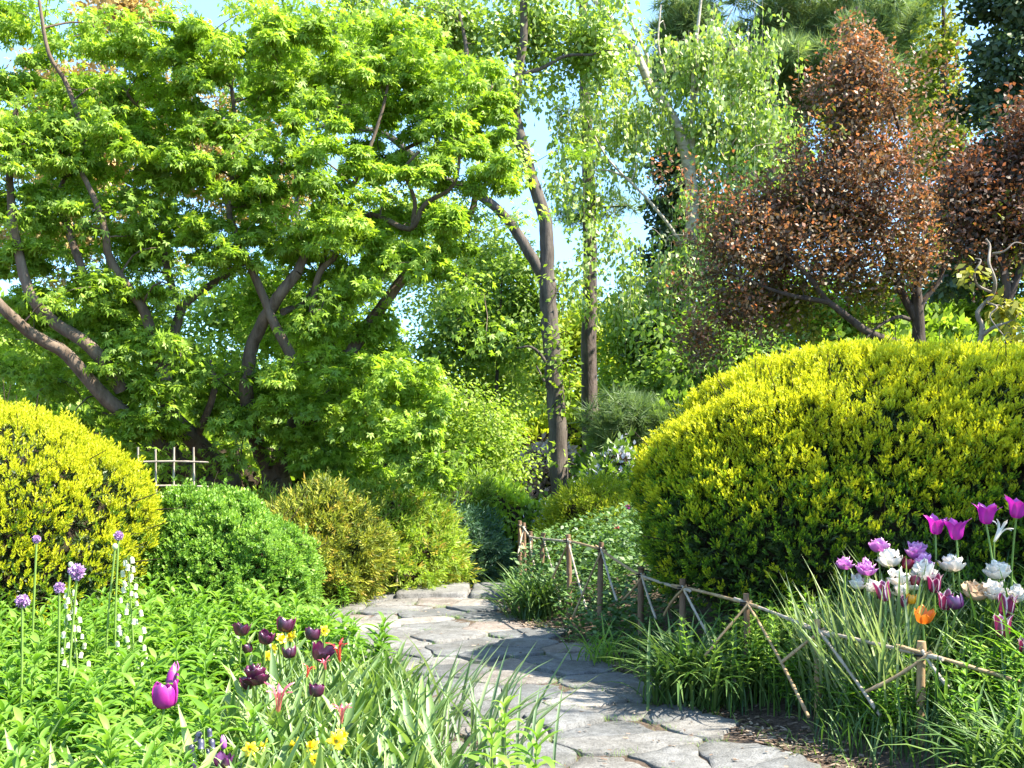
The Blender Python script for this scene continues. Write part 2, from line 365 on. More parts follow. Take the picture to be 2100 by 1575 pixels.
def stone(n):
    tc = n.nodes.new('ShaderNodeTexCoord')
    def noise(s, d, r=.6, sc=(1, 1, 1)):
        mp = n.nodes.new('ShaderNodeMapping'); mp.inputs['Scale'].default_value = sc; n.links.new(tc.outputs['Object'], mp.inputs[0])
        q = n.nodes.new('ShaderNodeTexNoise'); q.inputs['Scale'].default_value = s; q.inputs['Detail'].default_value = d; q.inputs['Roughness'].default_value = r; n.links.new(mp.outputs[0], q.inputs[0]); return q.outputs[0]
    base = ramp(n, attr(n), [(0, (.13, .138, .145)), (.4, (.185, .187, .185)), (.72, (.225, .217, .205)), (.88, (.25, .21, .185)), (1, (.33, .32, .30))])
    n1 = noise(16, 8, .7); n2 = noise(2.5, 4); n3 = noise(90, 3, .7)
    c = ramp(n, n1, [(.3, (.55, .55, .55)), (.7, (1.2, 1.2, 1.2))])
    m1 = n.nodes.new('ShaderNodeMix'); m1.data_type = 'RGBA'; m1.blend_type = 'MULTIPLY'; m1.inputs[0].default_value = 1; n.links.new(base, m1.inputs[6]); n.links.new(c, m1.inputs[7])
    c2 = ramp(n, n2, [(.35, (.72, .70, .66)), (.65, (1.1, 1.1, 1.1))])
    m2 = n.nodes.new('ShaderNodeMix'); m2.data_type = 'RGBA'; m2.blend_type = 'MULTIPLY'; m2.inputs[0].default_value = 1; n.links.new(m1.outputs[2], m2.inputs[6]); n.links.new(c2, m2.inputs[7])
    c3 = ramp(n, n3, [(.36, (.5, .48, .45)), (.5, (1, 1, 1))])
    m3 = n.nodes.new('ShaderNodeMix'); m3.data_type = 'RGBA'; m3.blend_type = 'MULTIPLY'; m3.inputs[0].default_value = .8; n.links.new(m2.outputs[2], m3.inputs[6]); n.links.new(c3, m3.inputs[7])
    b = n.nodes.new('ShaderNodeBsdfPrincipled'); b.inputs['Roughness'].default_value = .8; b.inputs['Specular IOR Level'].default_value = .3; n.links.new(m3.outputs[2], b.inputs[0])
    ad = n.nodes.new('ShaderNodeMath'); ad.operation = 'ADD'; n.links.new(n1, ad.inputs[0]); n.links.new(n3, ad.inputs[1])
    bu = n.nodes.new('ShaderNodeBump'); bu.inputs['Strength'].default_value = .7; bu.inputs['Distance'].default_value = .012; n.links.new(ad.outputs[0], bu.inputs['Height']); n.links.new(bu.outputs[0], b.inputs['Normal']); return b.outputs[0]
M['stone'] = mat('bluestone', stone)
tag(mb.build('path', M['stone']), kind='structure')
mb = MB(); g = rng(5)
for x0, x1, y0, y1, t in ((-1.08, -.42, 10.35, 11.25, .55), (-.385, .32, 10.33, 11.2, .4)):
    slab(mb, [(x0, y0), (x1, y0 + .03), (x1, y1), (x0, y1)], -.1, .062, t, g, .002, .008, .018)
tag(mb.build('stone_step', M['stone']), kind='structure')

# ------------------------------------------------------------------ trees
def tree(name, label, Y, limbs, bark, crowns, group=None, cat='tree', seed=1, root_px=None, sides=9, twig=None):
    """crowns: list of (part name, material, targets Nx3, leaf args) ; limbs in photo pixels + depth"""
    b = P(*limbs[0][0][0]); rt = thing(name, (b[0], b[1], float(Z(b[0], b[1]))), label, cat, group)
    g = rng(seed); mb = MB()
    # carry the trunk down to the ground
    l0 = list(limbs[0][0]); zg = float(Z(b[0], b[1])) - .1
    if b[2] > zg + .05:
        l0 = [(l0[0][0], HY + (H - zg) * F / Y, l0[0][2])] + l0
    nodes, rads = limbs_mesh(mb, [(l0, *limbs[0][1:])] + list(limbs[1:]), sides)
    any_ = False
    for nm, m, tg, kw in crowns:
        if kw.get('twigs', True):
            q = tg[:: max(1, len(tg) // 260)]
            grow(mb, g, nodes, rads, q, **(twig or {})); any_ = True
    part(rt, 'trunk', mb, bark, True)
    for nm, m, tg, kw in crowns:
        kw = dict(kw); kw.pop('twigs', 0); c = MB(); leafcloud(c, g, tg, **kw); part(rt, nm, c, m)
    return rt
g = rng(21)
# --- big spreading maple, left --------------------------------------------
FP = [(80,40,110,55),(240,70,120,55),(330,130,80,60),(60,140,80,45),(150,170,110,50),(300,190,90,50),(60,230,90,50),(190,260,110,55),(310,250,70,45),(90,320,100,50),(240,340,120,60),(350,330,60,50),(60,410,80,45),(190,420,110,55),(320,420,100,60),(40,520,60,40),(260,500,100,50),(370,470,70,40),(120,600,110,45),(270,590,100,40),(60,640,60,40),(290,720,120,60),(170,760,120,55),(350,790,110,60),(230,830,120,50),(300,870,70,40),(180,660,80,40)]
FP2 = [(480,90,100,60),(560,160,90,50),(470,230,90,50),(620,60,90,60),(520,310,90,50),(640,260,70,50),(600,350,110,60),(710,380,80,50),(480,400,90,55),(560,450,100,50),(680,450,100,50),(760,430,50,40),(440,500,80,40),(620,530,90,45),(710,560,80,50),(650,640,80,40),(500,760,110,50),(600,780,110,60),(690,740,60,40),(780,680,70,60),(810,770,80,60),(730,800,80,50),(560,860,110,50),(670,870,90,50),(780,850,80,50),(853,820,60,60),(455,840,50,30),(660,965,60,30),(740,940,90,40),(850,900,50,40),(880,960,50,40),
       (800,60,90,50),(930,150,110,50),(850,170,80,50),(1000,190,60,50),(900,250,80,45),(780,130,80,40),(960,300,70,40),(990,350,55,45),(1005,270,40,40),(700,150,80,50),(740,230,70,40),(790,300,70,40),(860,350,60,35),(850,430,60,40),(930,450,50,35),(900,520,60,40),(800,500,60,40),(760,330,60,40),(400,330,70,45),(420,150,70,45),(390,60,60,40)]
def pads(g, L, Y0, dY, split=8):
    c = []; r = []
    for px, py, hw, hh in L:
        Y = Y0 + g.uniform(-dY, dY)
        for k in range(split):
            qx, qy = px + g.uniform(-.85, .85) * hw, py + g.uniform(-.75, .9) * hh; s = g.uniform(.28, .52)
            c.append(P(qx, qy + hh * .35, Y + g.uniform(-.35, .35))); r.append((hw * s / F * Y, hw * s / F * Y * .9, hh * s * 1.3 / F * Y))
    return np.array(c), np.array(r)
MK = dict(tpl=PALM, size=.076, out=.75, droop=.5, flat=.6, noise=.5, shell=.35, dome=True, tv=.3)
def maple(name, label, limbs, L, Y0, dY, back, seed):
    g = rng(seed); c, r = pads(g, L, Y0, dY)
    limbs = [([(x, y, d - .5 * float(sst(960, 820, y) if False else 1 - sst(820, 960, y))) for x, y, d in pts], a, b) for pts, a, b in limbs]
    b = blob_pts(g, back); rb = np.column_stack([g.uniform(.25, .5, (len(b), 2)), g.uniform(.15, .28, len(b))])
    q = c[g.integers(0, len(c), 85)]; sprays = q + g.normal(size=q.shape) * np.array((.38, .30, .32)) - np.array((0, 0, .12))
    return tree(name, label, limbs[0][0][0][2], limbs, M['bark'],
        [('crown', M['maple'], np.concatenate([c, b]), dict(MK, rad=np.concatenate([r, rb]), n=98)), ('leaves', M['maple'], sprays, dict(tpl=PALM, size=.07, rad=(.34, .34, .22), n=64, droop=.7, noise=.6, shell=.7, tb=.45, tv=.35, twigs=True))], 'big maples', seed=seed, twig=dict(rt=.004, k=.016, sag=.10, wob=.14))
maple('maple_tree', 'big lime green maple with several trunks leaning to the left, behind the bamboo trellis',
  [([(470,1010,12.2),(450,960,12.2),(400,905,12),(350,850,11.8),(340,780,11.6),(330,700,11.8)], 0.162, 0.045),
   ([(455,1000,12.25),(400,975,12.1),(350,930,11.8),(300,880,11.6),(220,820,11.4),(140,730,11.2),(60,680,11),(0,625,10.8),(-60,560,10.8)], 0.105, 0.040),
   ([(250,800,11.5),(190,715,11.3),(110,660,11.3),(60,600,11.2),(40,520,11.2),(25,440,11.2),(20,300,11.3),(40,200,11.4)], 0.072, 0.026),
   ([(400,905,12),(440,800,11.8),(430,740,11.9)], 0.043, 0.022),
   ([(345,810,11.8),(300,650,11.5),(270,600,11.4),(225,530,11.3),(215,470,11.2),(190,400,11.2),(160,340,11.3)], 0.058, 0.022),
   ([(340,760,11.7),(370,640,11.9),(410,600,12),(470,560,12.2),(500,535,12.2)], 0.054, 0.026),
   ([(370,640,11.9),(345,560,12),(330,460,12.1),(350,380,12.2),(300,250,12.2),(260,190,12)], 0.043, 0.015),
   ([(170,560,11.3),(140,470,11.4),(120,400,11.6),(170,300,11.6),(140,180,11.6),(100,110,11.5),(80,0,11.5)], 0.040, 0.015)],
  FP, 11.25, .5, [(150,300,12.4,260,330,.9,26),(200,700,12.6,230,250,.8,30),(40,760,12.6,120,120,.6,10)], 31)
maple('maple_tree', 'big lime green maple with a low forked trunk, left of the tall bare trunk',
  [([(570,1010,12.4),(565,985,12.4),(560,960,12.4)], 0.178, 0.143),
   ([(562,985,12.4),(535,930,12.3),(520,880,12.1),(505,800,11.9),(520,700,11.8),(570,610,11.6),(610,560,11.6)], 0.094, 0.053),
   ([(570,985,12.4),(590,920,12.3),(605,870,12.3),(660,840,12.1),(700,770,12),(740,690,12),(790,620,12),(850,545,12),(920,490,12),(965,440,12),(975,400,12)], 0.101, 0.030),
   ([(600,735,11.7),(560,660,11.6),(545,620,11.6),(510,540,11.5),(480,470,11.5),(470,420,11.6),(485,300,11.7),(475,180,11.8)], 0.054, 0.019),
   ([(610,560,11.6),(640,500,11.7),(700,480,11.8),(760,440,11.9),(840,470,11.8),(870,420,11.7),(930,380,11.6),(945,300,11.6)], 0.047, 0.015),
   ([(845,470,11.8),(850,410,11.8),(830,350,11.7),(860,310,11.6)], 0.025, 0.013),
   ([(640,640,11.7),(655,560,11.6),(690,520,11.6),(690,450,11.7),(735,360,11.8),(780,240,11.8),(800,150,11.8)], 0.036, 0.013),
   ([(580,640,11.7),(640,600,12.2),(720,380,12.4),(860,290,12.3),(990,210,12.2)], 0.036, 0.015)],
  FP2, 11.3, .5, [(560,620,12.8,160,300,.8,30),(720,700,12.8,160,230,.8,30),(560,180,12.8,170,170,.8,14),(830,140,12.6,170,120,.7,8),(700,920,12.4,180,70,.5,16)], 32)
# --- tall bare-trunked tree, centre ----------------------------------------
g = rng(41)
tc = blob_pts(g, [(760,70,18.6,170,120,1.5,70),(930,60,18.6,150,110,1.5,60),(1090,60,18.8,130,110,1.2,54),(1210,100,18.6,110,130,1.2,46),(700,180,18.6,120,100,1.2,30),(1000,190,18,140,60,1.2,24),(1040,330,17.6,60,60,.7,8)])
iv = np.array([P(1150 + g.uniform(-28, 28), y_, 17.8 + g.uniform(-.3, .3)) for y_ in g.uniform(560, 960, 26)])
tree('tall_tree', 'tall grey trunked tree forking high above the end of the path', 18,
  [([(1150,1035,18),(1146,960,18),(1142,850,18),(1132,720,18),(1125,620,18),(1119,550,18)], .165, .135),
   ([(1119,560,18),(1122,500,18),(1116,440,18),(1092,370,18),(1070,290,18),(1056,220,18),(1066,140,18),(1075,60,18),(1070,-60,18)], .125, .055),
   ([(1110,560,18),(1080,510,17.9),(1048,460,17.8),(1010,420,17.6),(950,382,17.5),(890,360,17.4),(840,315,17.3),(790,275,17.2),(720,262,17.2),(650,258,17.2)], .095, .035),
   ([(1080,320,18),(1035,265,18),(985,225,18),(960,150,18),(955,90,18),(940,20,18)], .07, .025),
   ([(1052,160,18),(1110,140,18),(1160,115,18),(1215,112,18)], .04, .02),
   ([(890,360,17.4),(900,310,17.4),(880,230,17.4),(870,150,17.4)], .05, .02),
   ([(1140,790,18),(1118,740,17.9),(1090,712,17.9),(1060,714,17.9)], .035, .015),
   ([(1142,830,18),(1115,780,17.9),(1100,750,17.9)], .03, .012)],
  M['bark_grey'], [('crown', M['birch'], tc, dict(tpl=LEAF, size=.115, rad=(.42, .42, .34), n=72, droop=.5, noise=.5)),
                   ('sprout_leaves', M['green'], iv, dict(tpl=LEAF, size=.11, rad=(.18, .18, .18), n=13, droop=.3))], seed=42, twig=dict(rt=.006, k=.018))
# --- pine with ivy, behind ---------------------------------------------------
pt = np.array([P(x_, y_, 22 + g.uniform(-.5, .5)) for x_, y_ in [(1165,430),(1180,445),(1235,420),(1250,440),(1215,410),(1200,440),(1280,250),(1300,270),(1320,235),(1270,300),(1160,445),(1210,230),(1190,235),(1310,280),(1340,255),(1290,130),(1260,140),(1240,125),(1150,230),(1270,405),(1290,425),(1190,410)]])
iv = np.array([P(1207 + g.uniform(-30, 30), y_, 21.8 + g.uniform(-.25, .1)) for y_ in g.uniform(230, 640, 50)])
tree('pine_tree', 'slender pine trunk wrapped in ivy just right of the tall grey trunk', 22,
  [([(1212,1000,22),(1210,850,22),(1208,700,22),(1210,550,22),(1208,400,22),(1202,250,22),(1198,100,22),(1196,-60,22)], .19, .09),
   ([(1203,240,22),(1260,260,22),(1330,290,22)], .04, .015), ([(1208,420,22),(1240,425,21.9),(1290,420,21.8)], .03, .012), ([(1200,180,22),(1270,160,22),(1310,200,22)], .035, .012)],
  M['bark_pine'], [('needles', M['pine'], pt, dict(tpl=PINE, size=.30, rad=(.22, .22, .12), n=16, droop=0, noise=.6, flat=.2)),
                   ('ivy', M['green'], iv, dict(tpl=LEAF, size=.12, rad=(.2, .2, .3), n=11, twigs=False))], seed=43)
# --- weeping birch ------------------------------------------------------------
rt_l = [([(1415,800,20),(1412,600,20),(1420,450,20),(1412,340,20),(1385,250,20),(1335,180,20),(1310,120,20),(1270,60,20),(1220,0,20),(1190,-40,20)], 0.094, 0.028),
   ([(1335,180,20),(1325,110,20),(1300,60,20),(1275,-20,20)], 0.036, 0.021), ([(1420,400,20),(1420,250,20),(1425,120,20),(1440,-20,20)], 0.065, 0.021),
   ([(1412,520,20),(1370,460,19.8),(1320,400,19.6),(1250,330,19.5),(1210,260,19.5)], 0.036, 0.013), ([(1295,370,19.6),(1250,350,19.6),(1212,350,19.6)], 0.022, 0.008),
   ([(1420,420,20),(1480,330,20),(1540,240,20),(1590,190,20)], 0.036, 0.010), ([(1425,200,20),(1470,90,20),(1500,20,20)], 0.029, 0.010), ([(1365,150,20),(1350,90,20),(1355,10,20)], 0.022, 0.014)]
g = rng(47); sp = blob_pts(g, [(1440,100,20,90,90,1,34),(1530,110,20,70,100,1,22),(1470,230,20,80,90,1,34),(1560,260,20,60,110,1,36),(1590,340,20,40,70,.8,14),(1490,390,20,80,80,1,30),(1250,240,20,80,90,.8,16),(1170,240,19.6,60,80,.7,8),(1160,340,19.6,40,90,.6,9),(1310,300,19.8,50,80,.7,7),(1420,500,20,80,110,1,26),(1350,560,19.8,70,70,.8,18),(1260,480,19.6,40,60,.6,8),(1280,600,19.6,60,40,.6,10),(1170,540,19.4,20,80,.5,6),(1260,90,20,70,90,.8,20),(1350,220,20,40,80,.8,10)])
def birch():
    b = P(1415, 800, 20); rt = thing('birch_tree', (b[0], b[1], float(Z(b[0], b[1]))), 'weeping birch with pale bark and hanging strings of leaves, left of the copper tree', 'tree')
    mb = MB(); l0 = [(1415, HY + 1.3 * F / 20, 20)] + rt_l[0][0]
    nodes, rads = limbs_mesh(mb, [(l0, .15, .04)] + rt_l[1:]); grow(mb, g, nodes, rads, sp[::2], rt=.005, k=.014, sag=.25); st = MB(); lf = MB()
    tops = np.repeat(sp, 3, 0) + g.normal(size=(len(sp) * 3, 3)) * (.25, .25, .15); L = g.uniform(.3, .95, len(tops))
    scatter(st, STEM, tops, (0, 0, -1), (0, 1, 0), np.column_stack([np.full(len(L), .0022), L, np.full(len(L), .0022)]))
    mb.v += st.v; mb.f += [f + mb.n for f in st.f]; mb.t += st.t; mb.n += st.n; part(rt, 'trunk', mb, M['bark_birch'], True)
    n = 20; c = np.repeat(tops, n, 0); u = g.uniform(0, 1, len(c)); c[:, 2] -= u * np.repeat(L, n); c += g.normal(size=c.shape) * (.07, .07, .02)
    yd = g.normal(size=c.shape) * .55 - UP; zd = g.normal(size=c.shape) + UP * .3
    scatter(lf, LEAF, c, yd, zd, .115 * g.uniform(.65, 1.2, len(c)), .55 + g.uniform(-.35, .35, len(c)) - .15 * (c[:, 2] < 3)); part(rt, 'crown', lf, M['birch'])
birch()
# --- copper plum trees --------------------------------------------------------
g = rng(51)
def plum(name, label, limbs, tips, inner, seed):
    hi = tips[np.argsort(-tips[:, 2] - .5 * np.abs(tips[:, 0] - tips[:, 0].mean()))][:70]; hi = hi[g.integers(0, 70, 15)]
    tips = np.concatenate([tips] + [hi + np.array((0, 0, q)) + g.normal(size=hi.shape) * .03 for q in (.15, .27, .38)])
    Yt = limbs[0][0][0][2]
    tree(name, label, Yt, limbs, M['barkdark'],
      [('crown', M['plum'], tips, dict(tpl=LEAF, size=.054, rad=(.26, .26, .36), n=78, shell=.8, droop=-.4, out=.5, noise=.6, tb=.46, tv=.42, tipup=.35)),
       ('inner_leaves', M['plumgreen'], inner, dict(tpl=LEAF, size=.07, rad=(.26, .26, .2), n=55, droop=.1, tb=.5, tv=.4))], 'copper leaved plums', seed=seed, twig=dict(rt=.003, k=.015, sag=.05))
plum('plum_tree', 'copper leaved plum with orange red tips rising over the yellow hedge',
  [([(1882,760,12),(1884,700,12),(1882,640,12),(1878,590,12)], .085, .055), ([(1882,660,12),(1850,600,12),(1825,540,11.9),(1800,440,11.9),(1808,373,11.9),(1763,333,11.9),(1707,310,11.9)], .05, .014),
   ([(1870,735,12),(1850,708,11.9),(1783,683,11.7),(1720,635,11.6),(1690,610,11.6),(1660,570,11.5),(1610,520,11.5)], .055, .015), ([(1884,640,12),(1895,615,12),(1930,570,12),(1935,520,12)], .04, .014),
   ([(1878,600,12),(1900,500,12.1),(1880,400,12.1),(1840,250,12),(1800,130,12)], .04, .012), ([(1865,655,12),(1840,650,11.8),(1800,670,11.7),(1770,700,11.6)], .025, .01), ([(1700,620,11.6),(1600,600,11.6),(1500,560,11.6)], .03, .01)],
  blob_pts(g, sp=1.25, blobs=[(1660,430,12.1,220,170,.6,50),(1770,210,12,126,103,.7,56),(1730,300,12,126,92,.7,41),(1810,330,12,114,114,.7,41),(1790,120,12,46,57,.3,7),(1700,390,11.8,103,69,.7,32),(1780,440,11.8,138,80,.7,50),(1560,440,12,103,92,.6,44),(1500,500,12,80,103,.5,32),(1600,540,11.8,126,80,.6,37),(1880,430,12,69,103,.6,20),(1530,630,12,114,69,.5,32),(1720,540,11.8,126,69,.6,32),(1860,530,11.8,92,69,.5,24),(1430,690,12.5,69,69,.4,14),(1660,200,12,34,69,.3,6)]),
  blob_pts(g, [(1780,330,12.2,126,161,.7,22),(1700,470,12.2,195,138,.7,28),(1600,620,12.2,184,92,.6,32),(1780,590,12.2,138,69,.5,14)]), 52)
M['plumlive'] = M['plum']; M['plum'] = leaf_mat('dark_copper_leaf', [(0, (.035, .025, .014)), (.45, (.09, .05, .03)), (1, (.24, .11, .07))], .42, (1.3, .95, .5), .04)
plum('plum_tree', 'dark copper plum at the right edge, in front of the tall conifer',
  [([(2075,760,10.5),(2070,650,10.5),(2060,560,10.5),(2040,470,10.5),(2020,400,10.5)], .06, .02), ([(2068,620,10.5),(2100,520,10.5),(2110,420,10.5)], .04, .015)],
  blob_pts(g, [(2040,420,10.5,103,103,.6,33),(2000,390,10.5,69,57,.5,13),(2100,330,10.5,80,69,.6,20),(2090,480,10.5,80,103,.6,26),(1980,480,10.5,57,80,.5,13)]),
  blob_pts(g, [(2050,480,10.7,126,138,.5,20)]), 53)
# --- contorted hazel ------------------------------------------------------------
hz = blob_pts(g, [(2060,630,9.6,40,40,.3,6),(2080,680,9.5,40,40,.3,6),(2010,560,9.6,20,30,.2,2)])
tree('contorted_hazel', 'shrub with twisted grey branches and few yellow red leaves at right edge', 9.6,
  [([(2015,760,9.6),(2010,710,9.6),(2014,670,9.6),(2005,640,9.6),(2035,605,9.6),(2040,575,9.5),(2028,540,9.5),(2030,505,9.6),(2022,490,9.6)], .03, .008),
   ([(2035,600,9.6),(2005,585,9.6),(1998,560,9.5),(2012,535,9.5),(2000,530,9.6)], .014, .004), ([(2012,690,9.6),(2040,670,9.5),(2070,660,9.5),(2095,640,9.5)], .02, .006),
   ([(2036,520,9.6),(2060,515,9.5),(2080,498,9.5),(2100,500,9.5)], .010, .004), ([(2010,720,9.6),(2050,715,9.5),(2100,735,9.5)], .018, .006), ([(2020,620,9.6),(2045,630,9.5),(2030,650,9.5),(2060,690,9.4)], .012, .004)],
  M['bark_pale'], [('leaves', M['plumgreen'], hz, dict(tpl=LEAF, size=.10, rad=(.14, .14, .12), n=16, droop=.5, tb=.75, tv=.25))], cat='shrub', seed=54, sides=6)
# --- conifers --------------------------------------------------------------------
def conifer(name, label, px, Y, top, bot, hw, m, nb, nl, tpl, size, seed, group, droop=.2, lean=0):
    g = rng(seed); n = nb; u = g.uniform(0, 1, n) ** .8; py = top + (bot - top) * u; rx_ = hw * (.12 + .88 * u ** .75) * np.sqrt(g.uniform(.05, 1, n)); an = g.uniform(0, 2 * np.pi, n)
    c = np.array([P(px + lean * (1 - k), y_, Y) for y_, k in zip(py, u)]); r = rx_ / F * Y; c[:, 0] += r * np.cos(an); c[:, 1] += r * np.sin(an); c[:, 2] -= r * .15
    tree(name, label, Y, [([(px, bot + 30, Y), (px + lean * .5, (top + bot) / 2, Y), (px + lean, top, Y)], .012 * Y, .02)], M['barkdark'],
      [('crown', m, c, dict(tpl=tpl, size=size, rad=(.42 * Y / 20, .42 * Y / 20, .2 * Y / 20), n=nl, droop=droop, noise=.45, flat=.5, tv=.35))], group, seed=seed)
conifer('conifer_tree', 'very dark tall conifer filling the upper right corner', 2130, 17, -420, 560, 220, M['conifer'], 330, 130, LEAF, .12, 61, None, .1)
conifer('conifer_tree', 'slim olive conifer between the pine and the dark corner conifer', 1935, 24, -60, 700, 90, M['olive'], 150, 60, LEAF, .14, 62, None, .2)
conifer('conifer_tree', 'bluish dark conifer behind the birch and left of the copper plum', 1400, 24, 260, 900, 130, M['conifer'], 200, 90, LEAF, .15, 63, None, .2)
g = rng(64)
pt = blob_pts(g, [(1400,60,28,90,80,1.2,30),(1660,60,28,170,90,1.5,90),(1600,190,28,120,60,1.2,50),(1780,120,28,130,70,1.2,56),(1850,40,28,80,60,1,16),(1720,210,28,120,50,1,36),(1540,130,28,80,60,1,26),(1640,420,28,50,80,1,14),(1560,350,28,40,60,1,8),(1890,180,28,60,60,1,14),(1920,300,28,50,120,1,20),(1420,150,28,80,40,1,14),(1660,140,27,120,70,1,60),(1800,60,27,120,70,1,50),(1600,280,27,60,60,1,22)])
tree('pine_tree', 'large soft needled pine spreading behind the copper plum', 28,
  [([(1600,900,28),(1600,600,28),(1610,380,28),(1620,200,28),(1630,0,28),(1640,-150,28)], .28, .14), ([(1612,200,28),(1660,130,27.5),(1760,90,27.3),(1860,60,27.2)], .10, .03), ([(1615,240,28),(1540,130,27.6),(1440,70,27.4)], .09, .03),
   ([(1605,420,28),(1650,400,27.6),(1720,260,27.4)], .08, .03), ([(1615,280,28),(1700,210,27.6),(1800,170,27.4),(1900,190,27.4)], .08, .03)],
  M['barkdark'], [('needles', M['pine'], pt, dict(tpl=PINE, size=.42, rad=(.45, .45, .25), n=44, droop=-.15, noise=.6, flat=.2, tv=.3))], seed=65)
# --- background broadleaved trees ------------------------------------------------
def bgtree(name, label, px, Y, base_py, blobs, m, n, size, seed, group='background trees', bark='bark_grey', r0=.12, rad=.5, cat='tree', **kw):
    g = rng(seed); t = blob_pts(g, [(a, b, Y, c, d, e, k) for a, b, c, d, e, k in blobs]); top = min(b for a, b, *_ in blobs); lx = blobs[0][0]
    tree(name, label, Y, [([(px, base_py, Y), (px + (lx - px) * .4, (base_py + top) / 2, Y), (lx, top, Y)], r0, r0 * .2)], M[bark],
      [('crown', m, t, dict(dict(tpl=LEAF, size=size, rad=(rad, rad, rad * .7), n=n, noise=.5, droop=.3), **kw))], group, cat, seed)
bgtree('tan_tree', 'tree covered in tan gold blossom showing through the big maples', 230, 25, 980, [(210,260,260,260,2.2,150),(120,480,150,110,1.6,40),(430,300,110,140,1.4,46),(560,420,110,80,1.2,20),(270,30,80,60,1,14)], M['tan'], 120, .15, 71)
bgtree('green_tree', 'fine leaved pale green tree in the centre, right of the big maples', 960, 21, 1040, [(960,620,150,130,1.2,70),(850,540,140,130,1.2,50),(880,440,90,70,.9,26),(990,520,70,60,.8,16),(1010,780,110,130,1.1,60),(880,820,120,150,1.1,60),(1020,560,80,80,.8,26),(780,480,70,90,.9,22),(1050,650,50,90,.8,20)], M['lightgreen'], 80, .10, 72, rad=.65, tb=.6, tv=.35)
bgtree('green_tree', 'darker layered green tree with bare twigs left of the tall trunk', 1010, 19.2, 1040, [(1030,690,100,60,.8,34),(960,640,80,60,.7,20),(1080,620,60,60,.6,16),(900,720,70,50,.6,16),(1060,560,60,40,.5,10)], M['midgreen'], 90, .11, 73, bark='barkdark', r0=.07)
bgtree('green_tree', 'feathery light green small tree with thin pale stems by the path end', 930, 15, 1100, [(960,900,60,80,.6,30),(1000,880,60,90,.6,30),(920,830,60,70,.5,20),(900,950,50,70,.5,20),(1040,960,40,60,.4,14),(990,1000,60,50,.4,14)], M['green'], 75, .062, 74, bark='bark_pale', r0=.035, rad=.5, tb=.55, tv=.35)
bgtree('yellow_tree', 'yellow green tree far behind the pair of tall trunks', 1230, 34, 1000, [(1190,690,90,100,1.6,44),(1290,720,90,90,1.6,44),(1110,760,80,110,1.5,40),(1240,840,130,80,1.6,50),(1110,880,70,80,1.4,26),(1350,740,60,80,1.4,22),(1185,860,60,80,1.2,24)], M['yelgreen'], 110, .18, 75, rad=.8)
bgtree('green_tree', 'leafy green tree between the pine trunk and the right hedge', 1330, 24, 1000, [(1330,760,80,60,.7,34),(1280,700,60,50,.6,18),(1390,720,60,70,.6,22),(1300,810,70,40,.6,16),(1260,640,40,60,.5,12),(1250,790,30,60,.4,8)], M['green'], 80, .11, 76, bark='barkdark', r0=.06)
bgtree('grey_pine', 'soft grey green young pine left of the right hedge', 1310, 15.5, 1010, [(1310,860,80,50,.6,30),(1350,900,50,40,.5,16),(1260,890,40,40,.4,12)], M['pine'], 26, .26, 77, tpl=PINE, bark='barkdark', r0=.05, rad=.25, droop=-.2, flat=.2, tb=.28)
bgtree('green_tree', 'shaded green tree behind the leaning maple trunks at far left', 60, 19, 1000, [(60,720,160,130,1.2,60),(260,680,160,130,1.2,60),(420,800,150,150,1.2,60),(100,880,160,100,1.2,50)], M['green'], 110, .13, 78)
bgtree('green_tree', 'shaded green tree behind the forked maple trunk', 600, 19.5, 1010, [(620,700,160,180,1.2,80),(700,880,180,120,1.2,70),(520,920,150,90,1,44),(500,640,110,110,1,34)], M['green'], 110, .13, 79)
bgtree('green_tree', 'green tree behind the copper plum above the yellow hedge', 1700, 19, 1000, [(1700,660,160,90,1,60),(1850,660,120,90,1,50),(1560,640,120,110,1,50),(2020,650,120,90,1,40),(1470,720,100,90,1,40)], M['green'], 90, .13, 80, rad=.55)
bgtree('green_tree', 'dark green tree behind the right hedge and under the bluish conifer', 1420, 17, 1000, [(1440,760,110,100,.8,50),(1370,850,80,90,.7,30),(1540,740,90,70,.7,26)], M['midgreen'], 100, .12, 81, bark='barkdark', rad=.45)
bgtree('green_tree', 'tall mid green tree crown behind the maples at the top', 620, 22, 1000, [(600,130,120,130,1.6,40),(720,200,120,120,1.4,26)], M['midgreen'], 90, .15, 82, rad=.6)
bgtree('far_tree', 'hazy thin tree at the sky gap beyond the birch', 1340, 55, 1000, [(1350,690,60,60,2,40),(1290,760,90,90,2.5,50),(1400,760,90,90,2.5,40)], M['lightgreen'], 70, .28, 83, rad=1.2)
for k, (px, hw) in enumerate([(150, 300), (650, 300), (1080, 200), (1500, 260), (1950, 300)]):
    bgtree('woodland_tree', ['far woodland tree low behind the left maple', 'far woodland tree low behind the forked maple', 'far woodland tree low behind the tall trunks', 'far woodland tree low behind the right hedge', 'far woodland tree low behind the right conifer'][k], px, 45, 1000, [(px, 880, hw, 110, 3, 110), (px, 780, hw * .7, 90, 2.5, 60)], M['midgreen'] if k % 2 else M['green'], 80, .3, 90 + k, rad=1.1)
